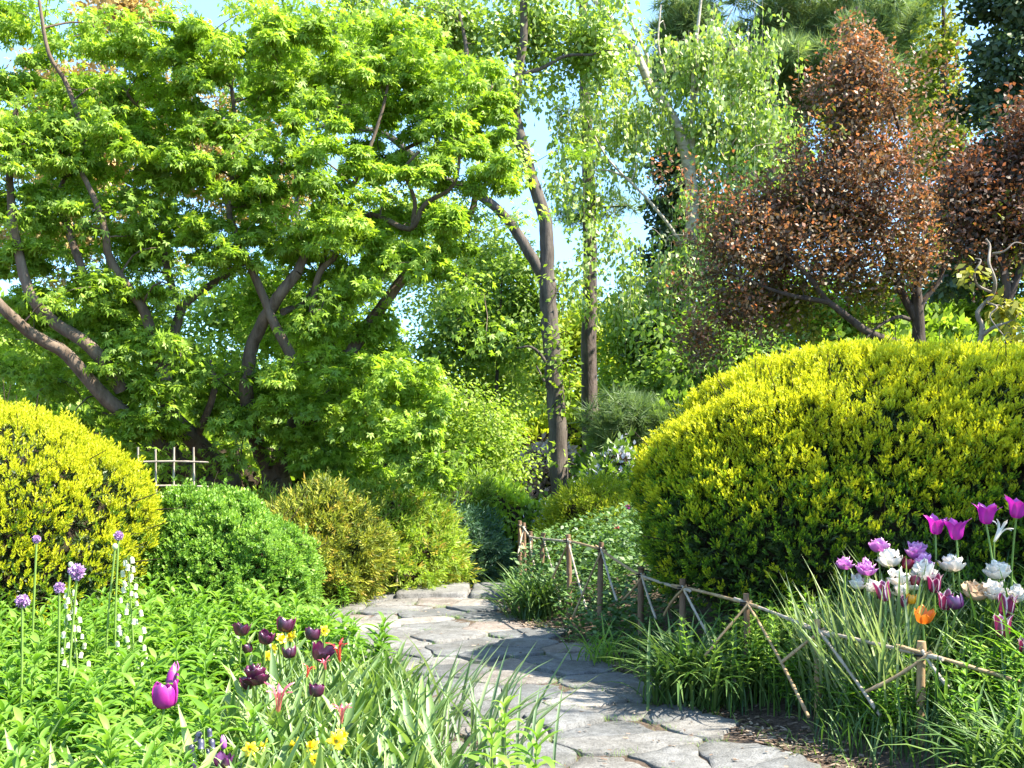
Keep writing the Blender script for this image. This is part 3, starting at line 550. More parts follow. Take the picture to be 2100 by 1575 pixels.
# ------------------------------------------------------------------ clipped shrubs
def lump(d, s, amp=.05):
    x, y, z = d[:, 0], d[:, 1], d[:, 2]
    return 1 + amp * (np.sin(x * 4.1 + s) * np.sin(z * 3.7 + 2 * s + y * 2) + .7 * np.sin(y * 7 + x * 6 + s) * np.sin(z * 8 - s) + .5 * np.sin(x * 13 + z * 11 + s) * np.sin(y * 12 - z * 5))
def mound_pts(g, n, c, r, p, seed, zmin, amp=.05):
    d = nrm(g.normal(size=(n * 3, 3)) * np.array((1, 1, 1.0))); rad = (np.abs(d) ** p).sum(1) ** (-1 / p) * lump(d, seed, amp)
    q = d * rad[:, None]; nn = nrm(np.sign(q) * np.abs(q) ** (p - 1) / r); pos = c + q * r
    area = np.linalg.norm(np.abs(q) ** (p - 1) / r, axis=1); k = pos[:, 2] > zmin + g.uniform(0, .05, len(pos))
    wgt = area / area.max(); k &= g.uniform(0, 1, len(pos)) < .25 + .75 * wgt
    return pos[k][:n], nn[k][:n]
def mound(name, label, c, r, p, layers, seed, cat='shrub', group=None, core=.82, zbase=None, twigs=0, amp=.17):
    if name == 'golden_yew': amp = .045; core = .88
    if name == 'box_bush': amp = .11
    c = np.array(c, float); r = np.array(r, float); zg = float(Z(c[0], c[1])) if zbase is None else zbase
    rt = thing(name, (c[0], c[1], zg), label, cat, group); g = rng(seed)
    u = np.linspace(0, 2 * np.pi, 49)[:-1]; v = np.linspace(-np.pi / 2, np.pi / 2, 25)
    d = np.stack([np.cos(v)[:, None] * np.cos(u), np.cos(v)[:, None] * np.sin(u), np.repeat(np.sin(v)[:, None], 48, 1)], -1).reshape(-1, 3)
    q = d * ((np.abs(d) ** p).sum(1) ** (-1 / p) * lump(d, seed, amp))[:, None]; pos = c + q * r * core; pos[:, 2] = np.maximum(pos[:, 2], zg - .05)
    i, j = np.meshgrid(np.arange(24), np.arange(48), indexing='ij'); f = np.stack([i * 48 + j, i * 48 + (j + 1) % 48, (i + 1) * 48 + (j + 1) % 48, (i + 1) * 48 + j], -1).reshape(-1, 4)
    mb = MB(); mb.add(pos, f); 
    if twigs:
        tp, tn = mound_pts(g, twigs, c, r * .97, p, seed, zg, amp)
        for a, b in zip(tp, tn):
            L = g.uniform(.12, .35); dd = nrm(g.normal(size=3) * .6 + UP * .6 + b * .4); s0 = a - b * .10
            pts = np.array([s0, s0 + dd * L * .5 + g.normal(size=3) * .015, s0 + dd * L + b * .03]); tube(mb, pts, [.006, .004, .002], 4, cap=False)
    part(rt, 'trunk', mb, M['core'], True)
    for nm, m, tpls, n, size, fn in layers:
        pos, nn = mound_pts(g, n, c, r, p, seed, zg, amp); h = (pos[:, 2] - zg) / (c[2] + r[2] - zg)
        keep, yd, tint = fn(g, pos, nn, h); pos, nn, yd, tint = pos[keep], nn[keep], yd[keep], tint[keep]
        pos = pos - nn * (g.uniform(0, 1, (len(pos), 1)) ** 2 * .06 + (.105 if fn is old else -.015)) + nn * np.where(g.uniform(0, 1, (len(pos), 1)) < .06, g.uniform(0, .07 if name in ('golden_yew', 'box_bush') else .16, (len(pos), 1)), 0); mb = MB()
        k = g.integers(0, len(tpls), len(pos)); sz = size * g.uniform(.6, 1.25, len(pos)); zd = g.normal(size=pos.shape)
        for i_, t_ in enumerate(tpls): m_ = k == i_; scatter(mb, t_, pos[m_], yd[m_], zd[m_], sz[m_], tint[m_])
        part(rt, nm, mb, m)
    return rt
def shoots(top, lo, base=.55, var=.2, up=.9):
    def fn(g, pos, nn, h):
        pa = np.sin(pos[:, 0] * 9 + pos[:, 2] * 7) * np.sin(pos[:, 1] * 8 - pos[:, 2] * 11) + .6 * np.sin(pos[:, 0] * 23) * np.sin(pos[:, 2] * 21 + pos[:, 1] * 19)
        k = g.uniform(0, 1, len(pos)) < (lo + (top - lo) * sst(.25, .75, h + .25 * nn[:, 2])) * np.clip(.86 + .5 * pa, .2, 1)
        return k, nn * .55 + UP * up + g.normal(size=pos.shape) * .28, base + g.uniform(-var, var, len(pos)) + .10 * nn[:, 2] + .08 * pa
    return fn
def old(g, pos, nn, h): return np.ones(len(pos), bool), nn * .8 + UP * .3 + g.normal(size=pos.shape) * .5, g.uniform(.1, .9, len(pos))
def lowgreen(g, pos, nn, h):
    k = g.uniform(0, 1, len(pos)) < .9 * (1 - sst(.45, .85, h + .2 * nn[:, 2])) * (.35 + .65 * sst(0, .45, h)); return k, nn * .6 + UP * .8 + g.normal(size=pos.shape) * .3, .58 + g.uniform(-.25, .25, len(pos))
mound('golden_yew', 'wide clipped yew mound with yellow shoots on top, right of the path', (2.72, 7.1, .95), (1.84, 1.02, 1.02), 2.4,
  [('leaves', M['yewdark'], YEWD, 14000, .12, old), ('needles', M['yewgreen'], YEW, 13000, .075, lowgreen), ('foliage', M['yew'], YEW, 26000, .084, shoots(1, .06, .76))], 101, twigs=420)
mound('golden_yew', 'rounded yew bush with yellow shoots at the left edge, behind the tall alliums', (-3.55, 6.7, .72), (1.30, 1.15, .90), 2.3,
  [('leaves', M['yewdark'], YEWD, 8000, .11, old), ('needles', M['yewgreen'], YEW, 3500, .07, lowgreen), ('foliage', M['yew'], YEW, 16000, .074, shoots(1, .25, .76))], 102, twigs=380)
def boxf(g, pos, nn, h): return g.uniform(0, 1, len(pos)) < .45 + .55 * sst(.1, .6, h), nn * .8 + UP * .5 + g.normal(size=pos.shape) * .4, .55 + g.uniform(-.25, .25, len(pos))
mound('box_bush', 'bright green rounded box bush beside the yellow yew on the left', (-1.97, 7.5, .44), (.62, .6, .58), 2.1,
  [('leaves', M['box'], BOX, 9500, .07, boxf), ('foliage', M['midgreen'], BOX, 2500, .085, old)], 103, twigs=90)
def loose(base, var, up=.3): return lambda g, pos, nn, h: (np.ones(len(pos), bool), nn * .8 + UP * up + g.normal(size=pos.shape) * .6, base + g.uniform(-var, var, len(pos)))
mound('olive_yew', 'low olive and yellow yew with bare twigs below, right of the box bush', (-1.80, 10.2, .34), (.54, .5, .58), 2.0,
  [('leaves', M['olive'], YEWD, 5200, .13, loose(.5, .45)), ('foliage', M['yewdark'], YEWD, 1800, .13, old)], 104, twigs=90)
mound('olive_yew', 'small yellow tipped yew bush right of the green plaque', (-.92, 11.9, .10), (.24, .22, .32), 2.0, [('leaves', M['olive'], YEWD, 1100, .14, loose(.6, .35))], 105)
mound('olive_yew', 'low yellow olive yew spilling toward the small green plaque', (-1.62, 12.3, .25), (.45, .30, .48), 2.0, [('leaves', M['olive'], YEWD, 2600, .13, loose(.5, .45)), ('foliage', M['yewdark'], YEWD, 900, .12, old)], 116, twigs=40)
mound('hemlock_shrub', 'broad fine leaved green shrub with some reddish tips in front of the maple trunks', (-1.75, 11.2, .34), (1.15, .6, .56), 2.0,
  [('leaves', M['green'], YEWD, 5200, .15, loose(.55, .4)), ('foliage', M['olive'], YEWD, 1500, .14, loose(.75, .25))], 106)
mound('blue_juniper', 'dark blue green spreading shrub at the end of the path', (-1.05, 12.6, .18), (.95, .6, .52), 2.0, [('leaves', M['bluegreen'], YEWD, 4200, .16, loose(.5, .4))], 107, zbase=-.25)
mound('hemlock_shrub', 'dark feathery green shrub above the blue green one at the path end', (-1.15, 13.4, .48), (.95, .6, .60), 2.0, [('leaves', M['midgreen'], YEWD, 3200, .18, loose(.5, .4))], 108)
mound('azalea_bush', 'bright light green leafy bush left of the bamboo fence end', (-.15, 13.6, .33), (.55, .5, .58), 2.0, [('leaves', M['maple'], [LEAF], 4600, .085, loose(.62, .3))], 109)
mound('yellow_bush', 'yellow green tiered bush in front of the tall trunks', (.93, 12.2, .55), (.52, .45, .42), 2.0, [('leaves', M['yelgreen'], YEWD, 2600, .14, loose(.5, .4))], 110)
mound('rhododendron', 'dark bush with pale lilac flowers beside the pine trunk', (1.32, 14.2, .85), (.42, .4, .52), 2.0, [('leaves', M['midgreen'], [LEAF], 1500, .13, loose(.4, .4)), ('blossom', M['whiteblossom'], [LEAF], 1900, .075, loose(.6, .4))], 111)
mound('rhododendron', 'low bush of pale lilac flowers behind the fence end', (.44, 13.4, .42), (.38, .3, .30), 2.0, [('leaves', M['midgreen'], [LEAF], 900, .12, loose(.4, .4)), ('blossom', M['whiteblossom'], [LEAF], 1300, .07, loose(.6, .4))], 112)
mound('blossom_shrub', 'pale pink blossom shrub behind the tall grey trunk', (.60, 18.9, .72), (.66, .5, .68), 2.0, [('leaves', M['lightgreen'], [LEAF], 700, .10, loose(.4, .4)), ('blossom', M['pinkblossom'], [LEAF], 5200, .12, loose(.5, .5))], 113)
mound('leafy_shrub', 'leafy green shrub between the yellow hedge and the copper plum', (3.4, 11.3, 1.35), (1.25, .5, .85), 2.0, [('leaves', M['green'], [LEAF], 5200, .085, loose(.5, .4))], 114)
mound('leafy_shrub', 'leafy green shrub under the contorted hazel behind the hedge', (5.1, 11.4, 1.3), (.8, .5, .95), 2.0, [('leaves', M['green'], [LEAF], 3400, .09, loose(.5, .4))], 115)
for k, (x, y, rx, rz, m, lab) in enumerate([(-4.6, 14.5, 2.2, 1.2, 'green', 'shaded understory shrub behind the left yellow yew'), (-2.4, 15.5, 1.8, 1.1, 'midgreen', 'shaded understory shrub between the maple trunks'), (-1.2, 18.6, 1.1, 1.0, 'lightgreen', 'sunlit understory shrub right of the maples'), (2.6, 16, 1.6, 1.5, 'midgreen', 'dark understory shrub behind the right yellow yew'), (5.6, 15.5, 2.2, 2.0, 'green', 'shaded understory shrub behind the copper plum'), (.9, 24, 2.2, 1.5, 'yelgreen', 'yellow green understory shrub far behind the tall trunks')]):
    mound('understory_shrub', lab, (x, y, rz * .5), (rx, .8, rz), 2.0, [('leaves', M[m], [LEAF], 5200, .15, loose(.5, .4))], 120 + k, group='understory shrubs')

# ------------------------------------------------------------------ herbaceous beds
BL = [blade(.016, 6, b) for b in (.35, .8, 1.3, 1.9)]
BLW = [blade(.055, 6, b) for b in (.4, .9, 1.5)]
def bed_pts(g, n, x0, x1, y0, y1, ok):
    p = np.column_stack([g.uniform(x0, x1, n), g.uniform(y0, y1, n)]); return p[ok(p[:, 0], p[:, 1])]
def stems(ml, ms, g, xy, h, whorl=7, leaf=.09, tb=.55, up=.35, spread=.06):
    """leafy upright stems"""
    n = len(xy); base = np.column_stack([xy, Z(xy[:, 0], xy[:, 1])]); lean = np.column_stack([g.normal(size=(n, 2)) * .13, np.ones(n)]); ax = nrm(lean)
    scatter(ms, STEM, base, ax, g.normal(size=(n, 3)), np.column_stack([np.full(n, .0035), h, np.full(n, .0035)]), g.uniform(.2, .7, n))
    tp = g.uniform(-.12, .12, n)
    for k in range(whorl):
        u = .28 + .72 * (k + .5) / whorl; c = base + ax * (h * u)[:, None]
        for q in range(3):
            a = k * 1.1 + q * 2.09 + g.uniform(-.3, .3, n); hz = np.column_stack([np.cos(a), np.sin(a), np.zeros(n)]); rise = up + .9 * max(0, u - .7) / .3
            yd = hz + UP * (rise + g.normal(0, .18, n))[:, None]; zd = UP - hz * .25
            sc = leaf * (1.15 - .5 * abs(u - .62) / .4) * g.uniform(.75, 1.2, n); i = (k + q) % 3
            scatter(ml, LANCE[i], c, yd, zd, sc, tb + tp + g.uniform(-.15, .15, n) + .12 * (u - .6))
def blades(mb, g, xy, L, tpls, lean=.35, tb=.5, tv=.3, dirn=None, z0=0.):
    n = len(xy); a = g.uniform(0, 2 * np.pi, n)
    hz = np.column_stack([np.cos(a), np.sin(a), np.zeros(n)])
    if dirn is not None: hz = nrm(hz * .6 + np.array(dirn))
    base = np.column_stack([xy, Z(xy[:, 0], xy[:, 1]) + z0]); k = g.integers(0, len(tpls), n); L = np.broadcast_to(L, (n,)) * g.uniform(.7, 1.15, n)
    yd = UP + hz * (lean * g.uniform(.3, 1.3, n))[:, None]; t = tb + g.uniform(-tv, tv, n)
    for i, tp in enumerate(tpls): m_ = k == i; scatter(mb, tp, base[m_], yd[m_], -hz[m_], L[m_], t[m_])
g = rng(201)
inL = lambda x, y: x < LE(y) - .06
# leafy perennials on the left, knee high
ml, ms = MB(), MB(); xy = bed_pts(g, 1500, -3.2, .2, 3.0, 7.0, lambda x, y: inL(x, y) & ((x < -.82 - .26 * (y - 3.5) + .10 * np.sin(y * 5)) | (y > 6.0)) & (np.abs(x) < y * .5 + .3))
hh = np.where(xy[:, 1] < 4, .36, .45) * g.uniform(.5, 1.25, len(xy)) * (1 - .25 * sst(5.6, 7, xy[:, 1]) * (xy[:, 0] > -1.2))
for px, py, Y in [(337, 1426, 4.2), (349, 1385, 4.5), (526, 1390, 4.65), (458, 1560, 3.75), (418, 1492, 3.8), (418, 1540, 3.8), (508, 1402, 4.7), (270, 1300, 5), (150, 1330, 4.9), (46, 1300, 4.3), (122, 1320, 4.4), (158, 1320, 4.4), (495, 1290, 5.3), (511, 1328, 5.3)]:
    c = P(px, py, Y); near = (np.abs(xy[:, 0] / xy[:, 1] - c[0] / Y) < .030) & (xy[:, 1] < Y + .06) & (xy[:, 1] > Y - 1.0)
    lim = H - (H - c[2] + .09) / Y * xy[:, 1]; hh = np.where(near, np.clip(np.minimum(hh, lim - .10), .12, 1), hh)
k_ = g.uniform(0, 1, len(xy)) < .5; stems(ml, ms, g, xy[k_], hh[k_], 7, .135, .52); stems(ml, ms, g, xy[~k_], hh[~k_], 8, .088, .42, .6)
xy = bed_pts(g, 420, -2.2, -.2, 6.3, 9.8, lambda x, y: inL(x, y) & (x > LE(y) - .62)); stems(ml, ms, g, xy, .24 * g.uniform(.6, 1.1, len(xy)), 5, .09, .6)
ml.v += ms.v; ml.f += [f + ml.n for f in ms.f]; ml.t += ms.t; ml.n += ms.n
tag(ml.build('perennial_foliage', M['perennial']), 'bright green leafy perennials filling the left bed', 'plants', kind='stuff')
mb = MB(); xy = bed_pts(g, 4000, -1.6, .2, 3.0, 6.2, lambda x, y: inL(x, y) & (x > -.90 - .26 * (y - 3.5) + .12 * np.sin(y * 4)))
blades(mb, g, xy, .26 + .12 * sst(3.6, 4.6, xy[:, 1]), BL[:3] + BLW[:2], .45, .5, .35)
xy = bed_pts(g, 260, -1.9, -.5, 3.0, 3.9, lambda x, y: np.abs(x) < .55 * y); blades(mb, g, xy, .38, BLW, .4, .7, .3)
tag(mb.build('bulb_foliage', M['strap']), 'strap shaped bulb leaves between the tulips in the left bed', 'plants', kind='stuff')
# distinct leafy shoots at the path edge
for k, (px, py, Y, lab) in enumerate([(1042, 1500, 4.25, 'leafy green shoot leaning over the path edge, upper of the pair'), (1088, 1560, 3.85, 'leafy green shoot at the bottom edge beside the path'), (1010, 1560, 3.7, 'leafy green shoot at the bottom edge left of the path'), (462, 1260, 6.4, 'tall leafy shoot in front of the box bush, left one'), (540, 1265, 6.3, 'tall leafy shoot in front of the box bush, right one')]):
    t = P(px, py, Y); h = max(.2, t[2] + .12 - float(Z(t[0], t[1]))); rt = thing('leafy_shoot', (t[0], t[1], float(Z(t[0], t[1]))), lab, 'plant', 'leafy shoots'); a, b = MB(), MB(); gg = rng(300 + k)
    stems(a, b, gg, np.array([[t[0], t[1]]]), np.array([h]), 8, .12, .65); part(rt, 'stem', b, M['stem']); part(rt, 'leaves', a, M['perennial'])
# long thin onion leaves reaching over the path
for k, (x, y) in enumerate([(-.12, 4.7), (-.35, 5.25)]):
    rt = thing('onion_clump', (x, y, float(Z(x, y))), ['clump of long thin blue green leaves hanging over the path edge', 'clump of long thin upright leaves left of the shaded paving'][k], 'plant', 'onion clumps'); mb = MB(); gg = rng(320 + k)
    blades(mb, gg, np.array([[x, y]]) + gg.normal(size=(34, 2)) * .10, .56, BL[:2], .75, .55, .3, (.5, .1, 0)); part(rt, 'leaves', mb, M['blade'])
# right bed
inR = lambda x, y: x > RE(y) + .10
inside = lambda x, y: (((x - 2.72) / 1.8) ** 2 + ((y - 7.1) / 1.0) ** 2 > 1)
mb = MB(); xy = bed_pts(g, 5200, -.1, 3.4, 4.0, 11, lambda x, y: inR(x, y) & inside(x, y) & (x < RE(y) + 1.5) & (y > 6.3) & (x > RE(y) + .16 + .1 * np.sin(y * 3)))
n = len(xy); base = np.column_stack([xy, Z(xy[:, 0], xy[:, 1])]); hgt = (.20 + .38 * sst(0, .5, xy[:, 0] - RE(xy[:, 1]))) * (.75 + .35 * sst(8, 10, xy[:, 1]))
for k in range(9):
    a = g.uniform(0, 6.28, n); hz = np.column_stack([np.cos(a), np.sin(a), np.zeros(n)]); c = base + UP * (hgt * g.uniform(.15, 1, n))[:, None] + hz * g.uniform(0, .09, (n, 1))
    scatter(mb, LEAF, c, hz + UP * g.uniform(-.1, .9, (n, 1)), UP + g.normal(size=(n, 3)) * .4, .055 * g.uniform(.6, 1.2, n), g.uniform(.15, .9, n))
tag(mb.build('catmint_foliage', M['nepeta']), 'soft small leaved foliage behind the bamboo fence', 'plants', kind='stuff')
mb = MB(); xy = bed_pts(g, 8000, .6, 4.2, 3.2, 7.3, lambda x, y: inR(x, y) & inside(x, y) & (x < .56 * y) & (x > RE(y) + .22 + .12 * np.sin(y * 6)))
inner = sst(.1, .7, xy[:, 0] - RE(xy[:, 1])); blades(mb, g, xy, .22 + .26 * inner, BL, .45, .45, .4)
tag(mb.build('grass_foliage', M['grassdark']), 'mixed grassy green foliage filling the right bed', 'plants', kind='stuff')
ml, ms = MB(), MB(); xy = bed_pts(g, 560, .8, 3.4, 3.4, 6.6, lambda x, y: inR(x, y) & (x > RE(y) + .3) & (x < .52 * y)); stems(ml, ms, g, xy, .34 * g.uniform(.5, 1.1, len(xy)), 7, .075, .5)
xy = np.column_stack([g.normal(1.42, .16, 60), g.normal(6.0, .2, 60)]); stems(ml, ms, g, xy, .50 * g.uniform(.75, 1.1, 60), 10, .06, .75)
ml.v += ms.v; ml.f += [f + ml.n for f in ms.f]; ml.t += ms.t; ml.n += ms.n
tag(ml.build('lily_foliage', M['perennial']), 'narrow leaved green stems among the grasses of the right bed', 'plants', kind='stuff')
mb = MB(); xy = bed_pts(g, 1500, 1.1, 2.4, 5.0, 6.2, lambda x, y: (x > RE(y) + .45) & (x < .36 * y)); k_ = xy[:, 1] < 5.7; blades(mb, g, xy[k_], .66, [blade(.011, 6, .25), blade(.011, 6, .5)], .5, .7, .3, (-.35, -.15, 0)); blades(mb, g, xy[~k_], .5, BL[:2], .55, .6, .35, (.35, -.25, 0))
tag(mb.build('onion_foliage', M['blade']), 'thin grey green onion leaves leaning behind the near fence', 'plants', kind='stuff')
for k, (x, y, n_, L, mt, lab) in enumerate([(1.0, 6.05, 420, .52, 'grassdark', 'large drooping grass clump under the fence beside the shaded path'), (.20, 9.2, 240, .50, 'grassdark', 'arching leaf clump spilling onto the far end of the path'), (.62, 7.15, 60, .34, 'perennial', 'small arching lily clump at the fence foot'), (1.95, 4.25, 220, .5, 'grassdark', 'drooping grass clump at the foot of the nearest fence post'), (.95, 10.6, 110, .5, 'perennial', 'upright iris leaf clump in front of the yellow green bush'), (2.35, 4.9, 90, .5, 'perennial', 'bright leaf clump right of the nearest fence post')]):
    rt = thing('grass_clump', (x, y, float(Z(x, y))), lab, 'plant', 'leaf clumps'); mb = MB(); gg = rng(340 + k)
    blades(mb, gg, np.array([[x, y]]) + gg.normal(size=(n_, 2)) * .10, L, BL[1:] if k != 4 else BLW[:2], .9 if k != 4 else .3, .55, .35); part(rt, 'leaves', mb, M[mt])
# plants hugging the edges, moss and weeds in the joints, mulch chips
mb = MB(); J = np.array(joints); J = J[(J[:, 0] > LE(J[:, 1]) - .1) & (J[:, 0] < RE(J[:, 1]) + .15)]; J = J[g.uniform(0, 1, len(J)) < .6]
J = np.repeat(J, 14, 0) + g.normal(size=(len(J) * 14, 2)) * .035; blades(mb, g, J, .045, BL[:3], .8, .55, .35)
e = g.uniform(3.4, 10.2, 700); side = g.uniform(0, 1, 700) < .6; ex = np.where(side, RE(e) + g.normal(.10, .06, 700), LE(e) - g.normal(.02, .05, 700)); blades(mb, g, np.column_stack([ex, e]), .09, BL, .9, .5, .4)
tag(mb.build('joint_moss', M['perennial']), 'small grass and moss growing in the paving joints', 'moss', kind='stuff')
CH = T([(-.5, 0, 0), (.5, .1, .05), (.4, 1, 0), (-.35, .9, .08)], [(0, 1, 2, 3)])
mb = MB(); e = g.uniform(3.4, 9.6, 5200); ex = RE(e) + np.abs(g.normal(.10, .16, 5200)) - .05; c = np.column_stack([ex, e, Z(ex, e) + .006 + g.uniform(0, .012, 5200)]); a = g.uniform(0, 6.28, 5200)
scatter(mb, CH, c, np.column_stack([np.cos(a), np.sin(a), g.normal(0, .15, 5200)]), UP + g.normal(size=(5200, 3)) * .25, np.column_stack([g.uniform(.008, .016, 5200), g.uniform(.015, .05, 5200), np.full(5200, .01)]), g.uniform(0, 1, 5200))
M['chips'] = leaf_mat('mulch_chip', [(0, (.05, .035, .025)), (.6, (.17, .115, .08)), (1, (.36, .29, .22))], .05, (1, 1, 1), .03)
q = 420; e = g.uniform(3.4, 10.2, q); ex = LE(e) + (RE(e) - LE(e)) * g.uniform(0, 1, q); a = g.uniform(0, 6.28, q)
scatter(mb, CH, np.column_stack([ex, e, Z(ex, e) + .026]), np.column_stack([np.cos(a), np.sin(a), g.normal(0, .1, q)]), UP + g.normal(size=(q, 3)) * .2, np.column_stack([g.uniform(.006, .014, q), g.uniform(.012, .035, q), np.full(q, .008)]), g.uniform(0, 1, q))
tag(mb.build('mulch_chips', M['chips']), 'dry bark chips along the right side of the path', 'mulch', kind='stuff')
# ------------------------------------------------------------------ flowers
def flower_mat(name, stops, trans=.32, gloss=.05): return leaf_mat(name, stops, trans, (1.1, .95, 1), gloss, .35)
FM = {
 'maroon': flower_mat('maroon_petal', [(0, (.09, .006, .035)), (.6, (.055, .004, .030)), (1, (.16, .012, .08))], .25, .09),
 'magenta': flower_mat('magenta_petal', [(0, (.46, .04, .30)), (.5, (.36, .012, .26)), (1, (.55, .10, .42))]),
 'orchid': flower_mat('orchid_petal', [(0, (.60, .25, .45)), (.15, (.50, .022, .38)), (.8, (.46, .018, .36)), (1, (.60, .10, .50))]),
 'lilac': flower_mat('lilac_pink_petal', [(0, (.42, .10, .42)), (.5, (.50, .13, .50)), (1, (.74, .42, .70))]),
 'white': flower_mat('white_petal', [(0, (.55, .55, .30)), (.3, (.74, .73, .62)), (1, (.80, .80, .74))], .3, .03),
 'peach': flower_mat('fading_cream_petal', [(0, (.60, .45, .25)), (.5, (.70, .58, .40)), (1, (.66, .48, .28))], .3, .03),
 'bicolor': flower_mat('purple_white_edge_petal', [(0, (.20, .012, .07)), (.45, (.17, .010, .075)), (.62, (.42, .12, .26)), (.8, (.78, .70, .70)), (1, (.80, .77, .72))]),
 'wine': flower_mat('wine_red_petal', [(0, (.14, .006, .020)), (1, (.26, .015, .05))]),
 'purple': flower_mat('deep_purple_petal', [(0, (.07, .006, .07)), (1, (.15, .02, .15))], .25, .09),
 'orange': flower_mat('orange_petal', [(0, (.62, .30, .02)), (.4, (.66, .16, .012)), (1, (.70, .24, .03))]),
 'amber': flower_mat('yellow_orange_petal', [(0, (.75, .62, .30)), (.3, (.74, .38, .015)), (1, (.78, .42, .03))]),
 'scarlet': flower_mat('scarlet_petal', [(0, (.70, .42, .05)), (.3, (.66, .07, .03)), (1, (.60, .04, .05))]),
 'coral': flower_mat('coral_petal', [(0, (.70, .55, .20)), (.3, (.68, .20, .15)), (1, (.62, .10, .20))]),
 'yellow': flower_mat('yellow_petal', [(0, (.70, .60, .01)), (1, (.80, .74, .05))]),
 'trumpet': flower_mat('trumpet_yellow', [(0, (.70, .52, .01)), (1, (.78, .58, .015))]),
 'cream': flower_mat('cream_bell', [(0, (.45, .50, .22)), (.4, (.60, .62, .40)), (1, (.74, .74, .56))], .3, .03),
 'inky': flower_mat('inky_bell', [(0, (.03, .03, .05)), (1, (.06, .05, .10))], .15, .1),
 'allium': flower_mat('allium_floret', [(0, (.50, .42, .50)), (.5, (.42, .22, .50)), (1, (.62, .42, .68))]),
 'bud': flower_mat('pale_bud', [(0, (.40, .50, .22)), (1, (.72, .74, .58))], .25),
}
PROF = {  # v: r, z   half-angle, tip power
 'cup': ([.05, .30, .47, .50, .46, .40], [0, .04, .25, .58, .88, 1.0], 42, .5, .03),
 'bowl': ([.05, .28, .44, .50, .52, .50], [0, .03, .18, .45, .70, .84], 42, .5, .05),
 'open': ([.05, .22, .36, .44, .50, .56], [0, .03, .15, .38, .58, .72], 38, .55, .07),
 'lily': ([.04, .20, .30, .35, .48, .72], [0, .04, .22, .55, .88, 1.05], 50, .85, .04),
 'vase': ([.04, .24, .36, .39, .44, .56], [0, .05, .30, .72, 1.02, 1.2], 46, .8, .02),
 'bud': ([.03, .20, .32, .32, .22, .06], [0, .05, .30, .75, 1.15, 1.4], 50, .7, .01),
 'spider': ([.02, .07, .09, .14, .30, .62], [0, .10, .35, .75, 1.10, 1.15], 24, .7, .02),
 'whorl1': ([.04, .22, .38, .48, .54, .58], [0, .02, .10, .22, .30, .34], 44, .36, .06),
 'whorl2': ([.04, .16, .26, .34, .40, .42], [.02, .08, .20, .36, .48, .54], 50, .36, .06),
 'whorl3': ([.03, .10, .15, .18, .20, .20], [.05, .12, .26, .42, .52, .58], 75, .4, .08),
 'star': ([.02, .12, .24, .36, .46, .54], [0, .02, .05, .08, .07, .03], 30, .8, .04),
}
def petal_arr(kind, seed=0, edge=0.):
    r_, z_, am, pw, ruf = PROF[kind]; g = rng(900 + seed); nu, nv = 7, 9; v = []; t = []
    ph = g.uniform(0, 6, 3)
    for j in range(nv):
        q = j / (nv - 1); r = np.interp(q * 5, range(6), r_); z = np.interp(q * 5, range(6), z_)
        wd = (math.sin(math.pi * min(1, .14 + q * .86)) ** pw) if q > .4 else (.35 + .65 * sst(0, .4, q)) * (math.sin(math.pi * (.14 + .4 * .86)) ** pw)
        for i in range(nu):
            u = (i / (nu - 1) - .5) * 2; a = R(am) * u * max(.03, wd); w_ = ruf * q * (math.sin(u * 5 + ph[0]) * .5 + math.sin(u * 9 + q * 6 + ph[1]) * .4)
            rr = r * (1 - .06 * u * u) + w_ * .6; v.append((rr * math.cos(a), rr * math.sin(a), z + w_ - .05 * u * u * q)); t.append(np.clip(q * (1 - edge) + edge * max(abs(u) ** 1.6 * 1.0, q ** 5) + .04 * math.sin(u * 14), 0, 1))
    f = [(j * nu + i, j * nu + i + 1, (j + 1) * nu + i + 1, (j + 1) * nu + i) for j in range(nv - 1) for i in range(nu - 1)]
    return np.array(v), np.array(f), np.array(t)
_pm = {}
def petal_mesh(kind, m, seed, edge):
    k = (kind, m, seed, edge)
    if k not in _pm:
        mb = MB(); mb.add(*petal_arr(kind, seed, edge)); _pm[k] = mb.mesh('petal', FM[m], True)
    return _pm[k]
from mathutils import Euler, Matrix
def rot(v, e): return np.array([e @ Vector(q) for q in v])
def stem_part(rt, base, top, r=.0055, bend=.02, g=None, m='stem'):
    u = np.linspace(0, 1, 7)[:, None]; b = np.array((*(g.normal(0, bend, 2)), 0)); mb = MB()
    tube(mb, np.array(base) + (np.array(top) - base) * u + b * np.sin(np.pi * u), np.linspace(r * 1.1, r, 7), 7, .6); part(rt, 'stem', mb, M[m], True)
def bulb_leaves(rt, base, g, n, L, wd=BLW, m='strap'):
    for k in range(n):
        mb = MB(); blades(mb, g, np.array([[base[0] + g.normal(0, .015), base[1] + g.normal(0, .015)]]), L, wd, .4, .5, .3); part(rt, 'leaf', mb, M[m])
_n = [0]
